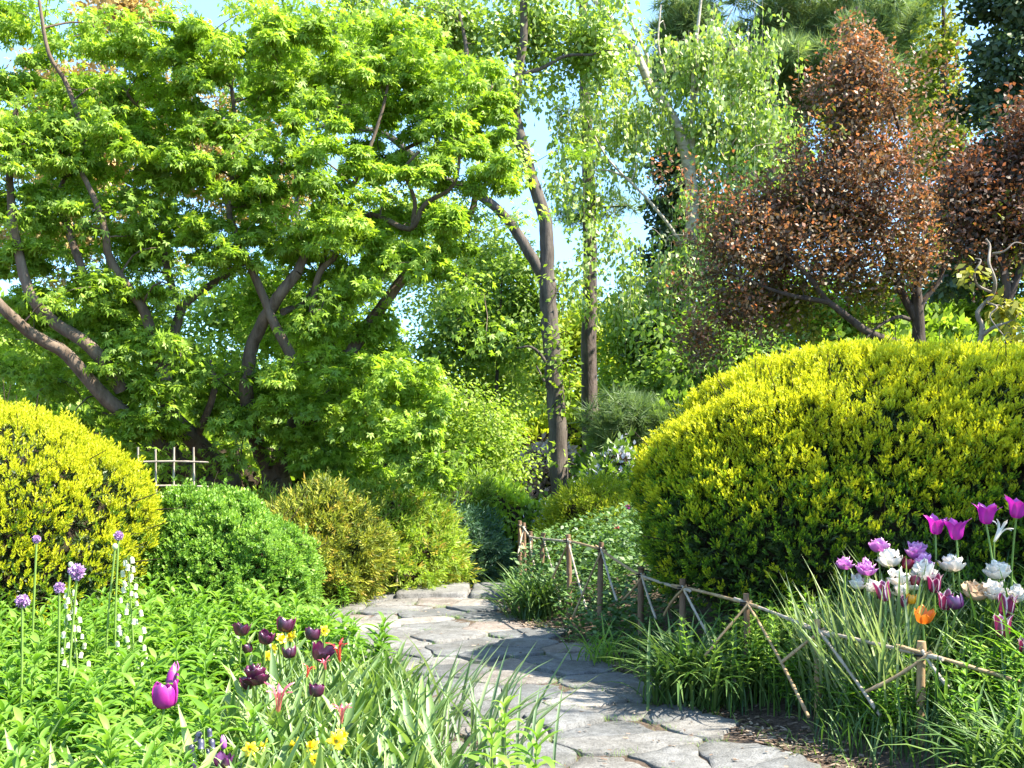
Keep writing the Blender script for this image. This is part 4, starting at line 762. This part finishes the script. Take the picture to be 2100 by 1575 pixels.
def flower(kind, m, px, py, wpx, Y, label, name='tulip', cat='tulip', group=None, edge=0., nleaf=2, tilt=.18, hs=1., ground=None):
    """(px,py) = middle of the bloom, wpx = its width in photo pixels"""
    _n[0] += 1; g = rng(500 + _n[0]); s = wpx / F * Y; dbl = kind == 'double'
    span = {'open': 1.0, 'whorl': 1.1, 'lily': 1.0, 'spider': 1.1, 'bud': .64}.get(kind, 1.0); s /= span
    hz = (.55 if dbl else PROF[kind][1][-1]) * s * hs
    c = P(px, py, Y); top = c - np.array((0, 0, hz * .5)); dx = g.normal(0, .03); bx, by = top[0] + dx, top[1] + g.normal(0, .03)
    gz = float(Z(bx, by)) if ground is None else ground; base = np.array((bx, by, gz)); rt = thing(name, base, label, cat, group)
    e = Euler((g.normal(0, tilt), g.normal(0, tilt), g.uniform(0, 6.28))).to_matrix()
    loc = Vector(top - base)
    def put(mesh, ang, sc):
        o = bpy.data.objects.new('petal', mesh); COL.objects.link(o); o.parent = rt
        o.matrix_local = Matrix.Translation(loc) @ e.to_4x4() @ Matrix.Rotation(ang, 4, 'Z') @ Matrix.Diagonal((s * sc, s * sc, s * sc * hs, 1))
    if dbl:
        mb = MB()
        for wi, (wk, n, o) in enumerate((('whorl1', 7, 0), ('whorl2', 7, .4), ('whorl3', 6, .2))):
            for k in range(n):
                V, f, t = petal_arr(wk, (k * 3 + wi + _n[0]) % 11, 0); a = k / n * 2 * np.pi + o + g.normal(0, .15); sc = g.uniform(.85, 1.1)
                V = V * np.array((sc, sc, sc * g.uniform(.8, 1.15))); ca, sa = math.cos(a), math.sin(a); V = np.column_stack([V[:, 0] * ca - V[:, 1] * sa, V[:, 0] * sa + V[:, 1] * ca, V[:, 2] * 1.2])
                V = rot(V * s, e); mb.add(V + top, f, t)
        part(rt, 'blossom', mb, FM[m], True)
    else:
        for k in range(6): put(petal_mesh(kind, m, (k + _n[0]) % 5, edge), k * math.pi / 3 + g.normal(0, .07), (1.0 if k % 2 else .9) * g.uniform(.94, 1.06))
    stem_part(rt, base, top + np.array((0, 0, .004)), .0052 if cat == 'tulip' else .0035, .012, g)
    bulb_leaves(rt, base, g, nleaf, .30)
    return rt
MT = 'maroon tulips in the left bed'
for px, py, w_, k, Y, lab in [(495, 1290, 40, 'open', 5.35, 'dark maroon tulip with sunlit open petals, furthest left of the maroon group'), (543, 1307, 33, 'bowl', 5.2, 'rounded maroon tulip second from left in the upper maroon row'),
   (583, 1281, 37, 'bowl', 5.5, 'highest dark maroon tulip, in the middle of the maroon group'), (511, 1328, 22, 'cup', 5.4, 'small dim maroon tulip hidden below the leftmost maroon bloom'), (594, 1338, 29, 'bowl', 5.2, 'small maroon cup tulip in the centre of the maroon group'),
   (640, 1300, 33, 'bowl', 5.3, 'maroon tulip at upper right of the maroon group, above the largest one'), (653, 1336, 50, 'open', 5.0, 'wide open nearly black maroon tulip at right of the maroon group'), (648, 1415, 34, 'bowl', 4.6, 'lowest maroon tulip standing alone on a long stem below the others'), (508, 1402, 34, 'open', 4.75, 'shadowed maroon tulip tucked behind the big ruffled maroon bloom')]:
    flower(k, 'maroon', px, py, w_, Y, lab, group=MT)
flower('double', 'maroon', 526, 1390, 58, 4.65, 'big ruffled double maroon tulip in front of the maroon group', group=MT)
flower('cup', 'magenta', 337, 1426, 54, 4.2, 'bright magenta cup tulip low in the left bed', edge=.3, tilt=.06)
flower('bud', 'magenta', 349, 1385, 26, 4.5, 'magenta tulip bud just above and behind the bright magenta tulip')
flower('open', 'purple', 458, 1560, 44, 3.75, 'dusky purple open tulip at the bottom edge of the left bed')
flower('bud', 'lilac', 459, 1521, 14, 3.85, 'tiny pale pink and white tulip bud near the bottom edge', nleaf=0)
for px, py, w_, m, Y, lab in [(628, 1378, 26, 'scarlet', 4.8, 'spidery scarlet tulip left of the wide nearly black tulip stem'), (697, 1338, 42, 'scarlet', 4.95, 'tall spidery scarlet tulip right of the maroon group'), (668, 1362, 26, 'coral', 4.9, 'small spidery coral tulip just under the wide maroon tulip'), (570, 1436, 60, 'coral', 4.4, 'long petalled orange red spidery tulip below the ruffled maroon bloom'), (700, 1465, 42, 'coral', 4.4, 'pinkish spidery tulip lowest at right among the strap leaves')]:
    flower('spider', m, px, py, w_, Y, lab, group='spidery red tulips', nleaf=1, hs=1.0)
# daffodils
def daffodil(px, py, wpx, Y, label):
    _n[0] += 1; g = rng(500 + _n[0]); s = wpx / F * Y; top = P(px, py, Y); base = np.array((top[0] + g.normal(0, .02), top[1] + .05, float(Z(top[0], top[1])))); rt = thing('daffodil', base, label, 'daffodil', 'daffodils in the left bed')
    e = Euler((R(68) + g.normal(0, .25), 0, g.normal(0, .6))).to_matrix(); loc = Vector(top - base)
    for k in range(6):
        o = bpy.data.objects.new('petal', petal_mesh('star', 'yellow', k % 5, 0)); COL.objects.link(o); o.parent = rt; o.matrix_local = Matrix.Translation(loc) @ e.to_4x4() @ Matrix.Rotation(k * math.pi / 3, 4, 'Z') @ Matrix.Scale(s, 4)
    mb = MB(); a = np.arange(12) / 12 * 2 * np.pi; V = []; 
    for q, (r, z) in enumerate([(.10, .02), (.13, .12), (.15, .24), (.20, .32)]): V += [(math.cos(b) * (r + .012 * (q == 3) * (-1) ** i), math.sin(b) * (r + .012 * (q == 3) * (-1) ** i), z) for i, b in enumerate(a)]
    f = [(q * 12 + i, q * 12 + (i + 1) % 12, (q + 1) * 12 + (i + 1) % 12, (q + 1) * 12 + i) for q in range(3) for i in range(12)]
    mb.add(rot(np.array(V) * s, e) + top, f, np.repeat([.1, .3, .6, 1], 12)); part(rt, 'trumpet', mb, FM['trumpet'], True)
    mb = MB(); bk = top - np.array(e @ Vector((0, 0, .03))); tube(mb, smooth_path([base, base + (bk - base) * .6, bk + np.array((0, 0, .012)), top], 4), .004, 6); part(rt, 'stem', mb, M['stem'], True)
for px, py, w_, Y, lab in [(513, 1537, 34, 3.95, 'yellow daffodil leftmost of the low front row'), (543, 1530, 32, 4.0, 'yellow daffodil second in the low front row'), (605, 1528, 34, 4.05, 'yellow daffodil in the middle of the low front row'), (640, 1532, 36, 3.95, 'yellow daffodil right of the middle of the front row'), (645, 1558, 30, 3.85, 'lowest yellow daffodil in the front row'), (690, 1520, 42, 4.1, 'largest yellow daffodil at the right end of the front row'), (700, 1508, 32, 4.2, 'yellow daffodil just behind the largest one'),
   (577, 1310, 26, 5.45, 'yellow daffodil between the two upper maroon tulips'), (598, 1305, 26, 5.5, 'yellow daffodil behind the highest maroon tulip'), (562, 1330, 22, 5.35, 'small yellow daffodil under the rounded maroon tulip'), (664, 1294, 24, 5.6, 'yellow daffodil right of the upper right maroon tulip'), (548, 1345, 22, 5.25, 'yellow daffodil low in the gap left of the small maroon cup tulip')]:
    daffodil(px, py, w_, Y, lab)
# alliums
def allium(px, py, wpx, Y, fx, fy, label, m='allium', stage=1.):
    _n[0] += 1; g = rng(500 + _n[0]); s = wpx / F * Y / 2; top = P(px, py, Y); b = P(fx, fy, Y); base = np.array((b[0], Y, float(Z(b[0], Y)))); rt = thing('allium', base, label, 'allium', 'tall alliums')
    d = nrm(g.normal(size=(150, 3)) + np.array((0, 0, .35 if stage > .5 else 0))); mb = MB(); fl = T([(0, 0, 0), (.3, .5, .1), (0, 1, 0), (-.3, .5, .1)], [(0, 1, 2, 3)])
    if stage > .5:
        for k in range(3): scatter(mb, fl, top + d * s * g.uniform(.45, .85, (150, 1)), d + g.normal(size=d.shape) * .6, d, s * .55, g.uniform(.1, 1, 150))
    u = np.linspace(.05, np.pi - .05, 8); ring = np.arange(10) / 10 * 2 * np.pi; k_ = .62 if stage > .5 else 1.0
    V = np.stack([np.sin(u)[:, None] * np.cos(ring), np.sin(u)[:, None] * np.sin(ring), np.repeat(np.cos(u)[:, None] * (1 if stage > .5 else 1.15), 10, 1)], -1).reshape(-1, 3) * s * k_ + top
    f = [(j * 10 + i, j * 10 + (i + 1) % 10, (j + 1) * 10 + (i + 1) % 10, (j + 1) * 10 + i) for j in range(7) for i in range(10)]; mb.add(V, f, .3)
    part(rt, 'blossom', mb, FM[m] if stage > .5 else FM['bud'], stage < .5)
    mb = MB(); mid = base + (top - base) * .5 + np.array((g.normal(0, .012), 0, 0)); tube(mb, smooth_path([base, mid, top - np.array((0, 0, s * .5))], 5), .0046 * (Y / 4) ** .3, 7, .75); part(rt, 'stem', mb, M['stem'], True)
for px, py, w_, Y, fx, fy, lab, st in [(75, 1106, 15, 5.0, 62, 1400, 'tall allium bud with purple tip at far left over the yew', 1), (46, 1233, 24, 4.3, 28, 1575, 'lowest and leftmost allium with an opening lilac head', 1), (122, 1206, 20, 4.4, 108, 1575, 'allium with half open lilac head between the leftmost and the largest', 1), (158, 1173, 29, 4.45, 138, 1575, 'allium with the largest open lilac head', 1), (145, 1158, 11, 4.9, 128, 1420, 'closed pale allium bud beside the largest lilac head', .2), (243, 1099, 17, 5.2, 240, 1400, 'small lilac allium at top beside the white bud', 1), (236, 1121, 12, 5.0, 222, 1420, 'closed white allium bud on a tall stem right of the alliums', .2)]:
    allium(px, py, w_, Y, fx, fy, lab, stage=st)
allium(1287, 1040, 9, 10.2, 1287, 1100, 'tiny magenta allium head before the yellow green bush', m='magenta')
# bell spikes
def bellmesh(m):
    mb = MB(); a = np.arange(8) / 8 * 2 * np.pi; V = []
    for r, z in [(.05, 0), (.30, -.15), (.36, -.5), (.30, -.85), (.38, -1)]: V += [(math.cos(b) * r, math.sin(b) * r, z) for b in a]
    mb.add(V, [(q * 8 + i, q * 8 + (i + 1) % 8, (q + 1) * 8 + (i + 1) % 8, (q + 1) * 8 + i) for q in range(4) for i in range(8)], np.repeat([0, .4, .7, .9, 1], 8)); return mb.mesh('bell', FM[m], True)
def bellspike(top, foot, Y, n, m, bl, spread, label, frac=.6, group='bell flower spikes'):
    _n[0] += 1; g = rng(500 + _n[0]); t = P(*top, Y); b = P(*foot, Y); base = np.array((b[0], Y, float(Z(b[0], Y)))); rt = thing('bell_spike', base, label, 'flower spike', group); mb = MB()
    pts = smooth_path([base, base + (t - base) * .5 + np.array((.01, 0, 0)), t], 6); tube(mb, pts, np.linspace(.006, .003, len(pts)), 6, .7); me = bellmesh(m); z0 = t[2] - base[2]
    for k in range(n):
        u = 1 - frac * (k + .3) / n; c = base + (t - base) * u; a = k * 2.4 + g.uniform(-.3, .3); r = spread * (.25 + .75 * min(1, (k + 1) / n * 1.6)); q = c + np.array((math.cos(a) * r, math.sin(a) * r, r * .1))
        tube(mb, [c, (c + q) / 2 + np.array((0, 0, r * .3)), q], .0018, 4, .7, False); o = bpy.data.objects.new('bell', me); COL.objects.link(o); o.parent = rt; o.location = Vector(q - base); o.rotation_euler = (g.normal(0, .2), g.normal(0, .2), 0); o.scale = (bl * g.uniform(.8, 1.1),) * 3
    part(rt, 'stem', mb, M['stem'], True)
bellspike((262, 1140), (276, 1420), 5.0, 46, 'cream', .027, .066, 'spike of hanging creamy bells in front of the box bush, right one', .85)
bellspike((143, 1208), (165, 1480), 4.9, 36, 'cream', .027, .058, 'spike of hanging creamy bells among the alliums', .8)
bellspike((418, 1492), (412, 1640), 3.8, 12, 'inky', .034, .05, 'dark inky purple spike of hanging bells at the bottom edge', .5)
# right bed tulips
RB = 'tulips in the right bed'
for px, py, w_, Y, lab in [(1919, 1076, 42, 6.2, 'tall orchid pink lily flowered tulip, leftmost of the four'), (1962, 1086, 44, 6.1, 'tall orchid pink lily flowered tulip second from left, slightly lower'), (2022, 1053, 46, 6.15, 'tall orchid pink lily flowered tulip with a petal bent right'), (2084, 1041, 46, 6.2, 'highest orchid pink tulip at the right edge')]:
    flower('lily', 'orchid', px, py, w_, 5.0 + (Y - 5.2) * .6, lab, group=RB, tilt=.1, hs=.92)
flower('spider', 'white', 2038, 1089, 46, 5.72, 'thin wilting white tulip behind the tall pink ones', group=RB)
for px, py, w_, Y, lab in [(1732, 1158, 36, 6.1, 'ruffled lilac pink double tulip at the far left of the group'), (1775, 1168, 42, 5.9, 'pale lilac double tulip beside the leftmost one'), (1802, 1121, 40, 6.3, 'lilac double tulip seen from the side, standing higher'), (1877, 1133, 48, 6.2, 'largest lilac double tulip on top of the cream and red ones'), (1890, 1156, 44, 6.1, 'lilac double tulip just under the largest lilac one')]:
    flower('double', 'lilac', px, py, w_, 5.0 + (Y - 5.2) * .6, lab, group=RB)
for px, py, w_, Y, lab in [(1828, 1149, 50, 6.15, 'ruffled cream white double tulip between the lilac ones'), (1845, 1187, 46, 5.9, 'white tulip low in the middle over the wine red bud'), (1898, 1176, 52, 5.95, 'open white tulip below the lilac pair'), (1954, 1158, 52, 6.1, 'white open tulip standing alone right of the lilac pair'), (2048, 1172, 52, 6.0, 'white ragged tulip at right under the tall pink stems'), (2038, 1214, 52, 5.8, 'broad white tulip below the ragged white one'), (1757, 1197, 36, 5.95, 'cream tulip at lower left under the pale lilac double'), (1790, 1205, 34, 5.9, 'cream tulip behind the purple and white one'), (2090, 1222, 42, 5.8, 'white tulip cut by the right edge'), (1872, 1200, 38, 5.95, 'cream tulip behind the small wine red bloom'), (1850, 1212, 34, 5.85, 'shaded white tulip low behind the amber one')]:
    flower('double', 'white', px, py, w_, 5.0 + (Y - 5.2) * .6, lab, group=RB)
flower('double', 'peach', 1992, 1213, 52, 5.39, 'fading cream and brown tulip behind the deep purple one', group=RB)
flower('cup', 'wine', 1858, 1155, 24, 5.54, 'wine red tulip tucked between cream and lilac doubles', group=RB); flower('cup', 'wine', 1876, 1190, 24, 5.42, 'small wine red tulip in front of a cream tulip', group=RB)
for px, py, w_, Y, lab in [(1817, 1212, 36, 5.75, 'purple tulip with white edges standing left of the amber one'), (1916, 1194, 36, 5.9, 'pink and white edged tulip under the lone white one'), (1938, 1231, 34, 5.75, 'white and pink edged tulip touching the deep purple one'), (1855, 1233, 20, 5.75, 'narrow purple tulip half hidden beside the amber one'), (2062, 1240, 42, 5.65, 'purple tulip with broad white edges at the right'), (2056, 1283, 42, 5.35, 'purple and white striped tulip lowest at the right'), (2096, 1322, 26, 5.2, 'shaded purple tulip cut by the right edge')]:
    flower('vase', 'bicolor', px, py, w_, 5.0 + (Y - 5.2) * .6, lab, group=RB, edge=.9, tilt=.12)
flower('cup', 'purple', 1963, 1234, 32, 5.24, 'deep purple almost black tulip in the right bed', group=RB)
flower('cup', 'amber', 1868, 1228, 22, 5.33, 'small amber yellow tulip above the orange one', group=RB)
flower('open', 'orange', 1893, 1262, 44, 5.15, 'orange tulip with loose open petals over the nearest fence post', group=RB, edge=.2)
flower('bowl', 'coral', 1265, 1080, 14, 10.3, 'small far orange tulip among the upright iris leaves')

# ------------------------------------------------------------------ bamboo fence, plaque, trellis
M['bamboo'] = bark_mat('bamboo_cane', (.20, .125, .06), (.42, .30, .17), 14, .15, .3, .6)
M['cane'] = bark_mat('weathered_cane', (.22, .18, .14), (.44, .38, .30), 18, .2, .3, .7)
M['post'] = bark_mat('fence_post_wood', (.10, .06, .04), (.28, .18, .11), 16, .15, .5)
M['tie'] = bark_mat('dark_twine', (.01, .009, .008), (.03, .026, .022), 60, 1, .5)
def cane(a, b, r, g, node=.14):
    mb = MB(); a = np.array(a); b = np.array(b); L = np.linalg.norm(b - a); n = max(8, int(L / .03)); u = np.linspace(0, 1, n); w_ = g.normal(0, .006, 3)
    p = a + (b - a) * u[:, None] + np.sin(np.pi * u)[:, None] * w_; rr = r * (1 - .15 * u) * (1 + .22 * (np.abs(((u * L) % node) - node / 2) < .012)); tube(mb, p, rr, 8, g.uniform(.2, .8)); return mb
g = rng(701)
POSTS = [(1890, 1315, 4.96, 'A'), (1676, 1270, 5.5, 'B'), (1530, 1217, 6.05, 'C'), (1400, 1187, 6.6, 'D'), (1315, 1163, 7.3, 'E'), (1233, 1112, 8.0, 'F'), (1165, 1096, 8.8, 'G'), (1114, 1093, 10.0, 'H'), (1088, 1090, 10.7, 'I'), (1074, 1072, 11.1, 'J'), (1066, 1068, 11.4, 'K')]
pa = P(1890, 1315, 4.96); fr = thing('bamboo_fence', (pa[0], pa[1], 0), 'low bamboo fence with tied crossing canes along the right side of the path', 'fence')
tops = {}
for px, py, Y, k in POSTS:
    t = P(px, py, Y); zg = float(Z(t[0], Y)) - .08; r = .019 if k in 'BC' else .022
    part(fr, 'post', cane((t[0] + g.normal(0, .006), Y, zg), t, r, g, .2), M['bamboo'] if k in 'AB' else M['post'], True)
    tops[k] = t - np.array((0, .03, .055))
    mb = MB(); c = tops[k]; a = np.linspace(0, 4 * np.pi, 28); tube(mb, np.column_stack([c[0] + .030 * np.cos(a), c[1] + .03 + .03 * np.sin(a) - .005, c[2] + np.linspace(-.014, .014, 28)]), .0045, 5); part(fr, 'tie', mb, M['tie'], True)
ends = ''.join(k for *_, k in POSTS)
right = P(2110, 1405, 4.75)
for a, b in [(right, tops['A'])] + [(tops[ends[i]], tops[ends[i + 1]]) for i in range(len(ends) - 1)]:
    d = nrm(b - a); part(fr, 'rail', cane(a - d * .10, b + d * .12 + np.array((0, 0, .006)),   .0095, g), M['cane'] if g.uniform() < .6 else M['bamboo'], True)
def brace(k, px, py, Y, m='cane', up=.03):
    a = tops[k]; b = P(px, py, Y); d = nrm(a - b); part(fr, 'brace', cane(b, a + d * up + np.array((0, -.018, 0)), .0082, g), M[m], True)
for a in [('C', 1445, 1345, 6.0, 'bamboo'), ('D', 1510, 1400, 5.9, 'cane'), ('C', 1658, 1470, 5.15, 'bamboo'), ('B', 1805, 1467, 5.0, 'cane'), ('B', 1603, 1358, 5.5, 'bamboo'), ('A', 1776, 1418, 5.0, 'bamboo'), ('A', 1945, 1410, 4.8, 'cane'), ('E', 1345, 1268, 6.9, 'cane'), ('E', 1278, 1230, 7.5, 'bamboo'), ('D', 1362, 1262, 6.8, 'bamboo'), ('F', 1265, 1232, 7.5, 'cane'), ('F', 1175, 1265, 8.1, 'bamboo'), ('G', 1203, 1250, 8.3, 'cane'), ('G', 1133, 1185, 8.9, 'bamboo'), ('H', 1150, 1242, 8.9, 'cane'), ('I', 1096, 1160, 10.2, 'cane'), ('H', 1092, 1150, 10.3, 'bamboo'), ('J', 1062, 1140, 10.8, 'cane'), ('K', 1080, 1135, 10.9, 'bamboo')]: brace(*a)
# little fence and green plaque on the left
pa = P(812, 1190, 10.9); fl = thing('bamboo_fence', (pa[0], pa[1], float(Z(pa[0], 10.9))), 'short low bamboo fence beside the green plaque left of the path', 'fence')
for px, py in ((790, 1168), (806, 1166), (828, 1164)):
    t = P(px, py, 10.9 + g.normal(0, .03)); part(fl, 'post', cane((t[0], t[1], float(Z(t[0], t[1])) - .05), t, .02, g), M['post'], True)
part(fl, 'rail', cane(P(775, 1175, 10.85), P(835, 1164, 10.85), .011, g), M['cane'], True); part(fl, 'brace', cane(P(783, 1205, 10.83), P(806, 1166, 10.83), .009, g), M['bamboo'], True); part(fl, 'brace', cane(P(832, 1203, 10.83), P(815, 1166, 10.83), .009, g), M['cane'], True)
def plain(name, c, rough=.5): 
    def f(n):
        b = n.nodes.new('ShaderNodeBsdfPrincipled'); b.inputs[0].default_value = (*c, 1); b.inputs['Roughness'].default_value = rough
        no = n.nodes.new('ShaderNodeTexNoise'); no.inputs['Scale'].default_value = 30; bu = n.nodes.new('ShaderNodeBump'); bu.inputs['Strength'].default_value = .15; n.links.new(no.outputs[0], bu.inputs['Height']); n.links.new(bu.outputs[0], b.inputs['Normal']); return b.outputs[0]
    return mat(name, f)
def box(mb, c, ax, ay, az):
    c, ax, ay, az = map(np.array, (c, ax, ay, az)); v = [c + i * ax + j * ay + k * az for k in (-1, 1) for j in (-1, 1) for i in (-1, 1)]
    mb.add(v, [(0, 2, 3, 1), (4, 5, 7, 6), (0, 1, 5, 4), (2, 6, 7, 3), (0, 4, 6, 2), (1, 3, 7, 5)])
c = P(813, 1138, 10.7); sg = thing('plant_plaque', (c[0], c[1], float(Z(c[0], c[1]))), 'small green plaque on a thin post beside the path end', 'sign')
axn = nrm((.45, -.9, 0)); mb = MB(); box(mb, c, axn * .062, np.array((.9, .45, 0)) * .004, (0, 0, .075)); part(sg, 'panel', mb, plain('green_plaque', (.10, .24, .03)))
mb = MB(); w2 = np.array((.9, .45, 0)) * .006
for q, s1, s2 in ((axn * .067, axn * .006, (0, 0, .081)), (-axn * .067, axn * .006, (0, 0, .081)), ((0, 0, .079), axn * .060, (0, 0, .005)), ((0, 0, -.079), axn * .060, (0, 0, .005))): box(mb, c + np.array(q), s1, w2, s2)
part(sg, 'frame', mb, plain('pale_metal', (.55, .54, .48))); mb = MB(); tube(mb, [(c[0], c[1] + .01, float(Z(c[0], c[1])) - .05), c + np.array((0, .01, -.06))], .012, 8); part(sg, 'post', mb, M['cane'], True)
c = P(357, 1000, 8.6); tr = thing('bamboo_trellis', (c[0], c[1], float(Z(c[0], c[1]))), 'grey bamboo trellis grid standing between the yellow yew and the maple trunks', 'trellis')
for px in (283, 319, 357, 397): a = P(px, 917 + (px == 319) * 4, 8.6); part(tr, 'upright', cane((a[0] + .01, a[1], float(Z(a[0], a[1])) - .05), a, .0085, g, .12), M['cane'], True)
for py in (948, 998): part(tr, 'crossbar', cane(P(268, py, 8.57), P(427, py, 8.57), .0075, g, .12), M['cane'], True)
# --- loose tree outside the frame on the right, its light shade falls on the near bed
g = rng(801); tree('shade_tree', 'open crowned tree standing right of the near bed beyond the picture edge', 5.2, [([(3300, 1300, 5.2), (3290, 600, 5.2), (3200, -100, 5.2)], .09, .04)], M['bark_grey'],
  [('crown', M['green'], np.array([5.6, 5.6, 4.8]) + nrm(g.normal(size=(70, 3))) * g.uniform(.3, 1, (70, 1)) * np.array((1.5, 1.3, 1.1)), dict(tpl=LEAF, size=.13, rad=(.35, .35, .22), n=34))], seed=802)
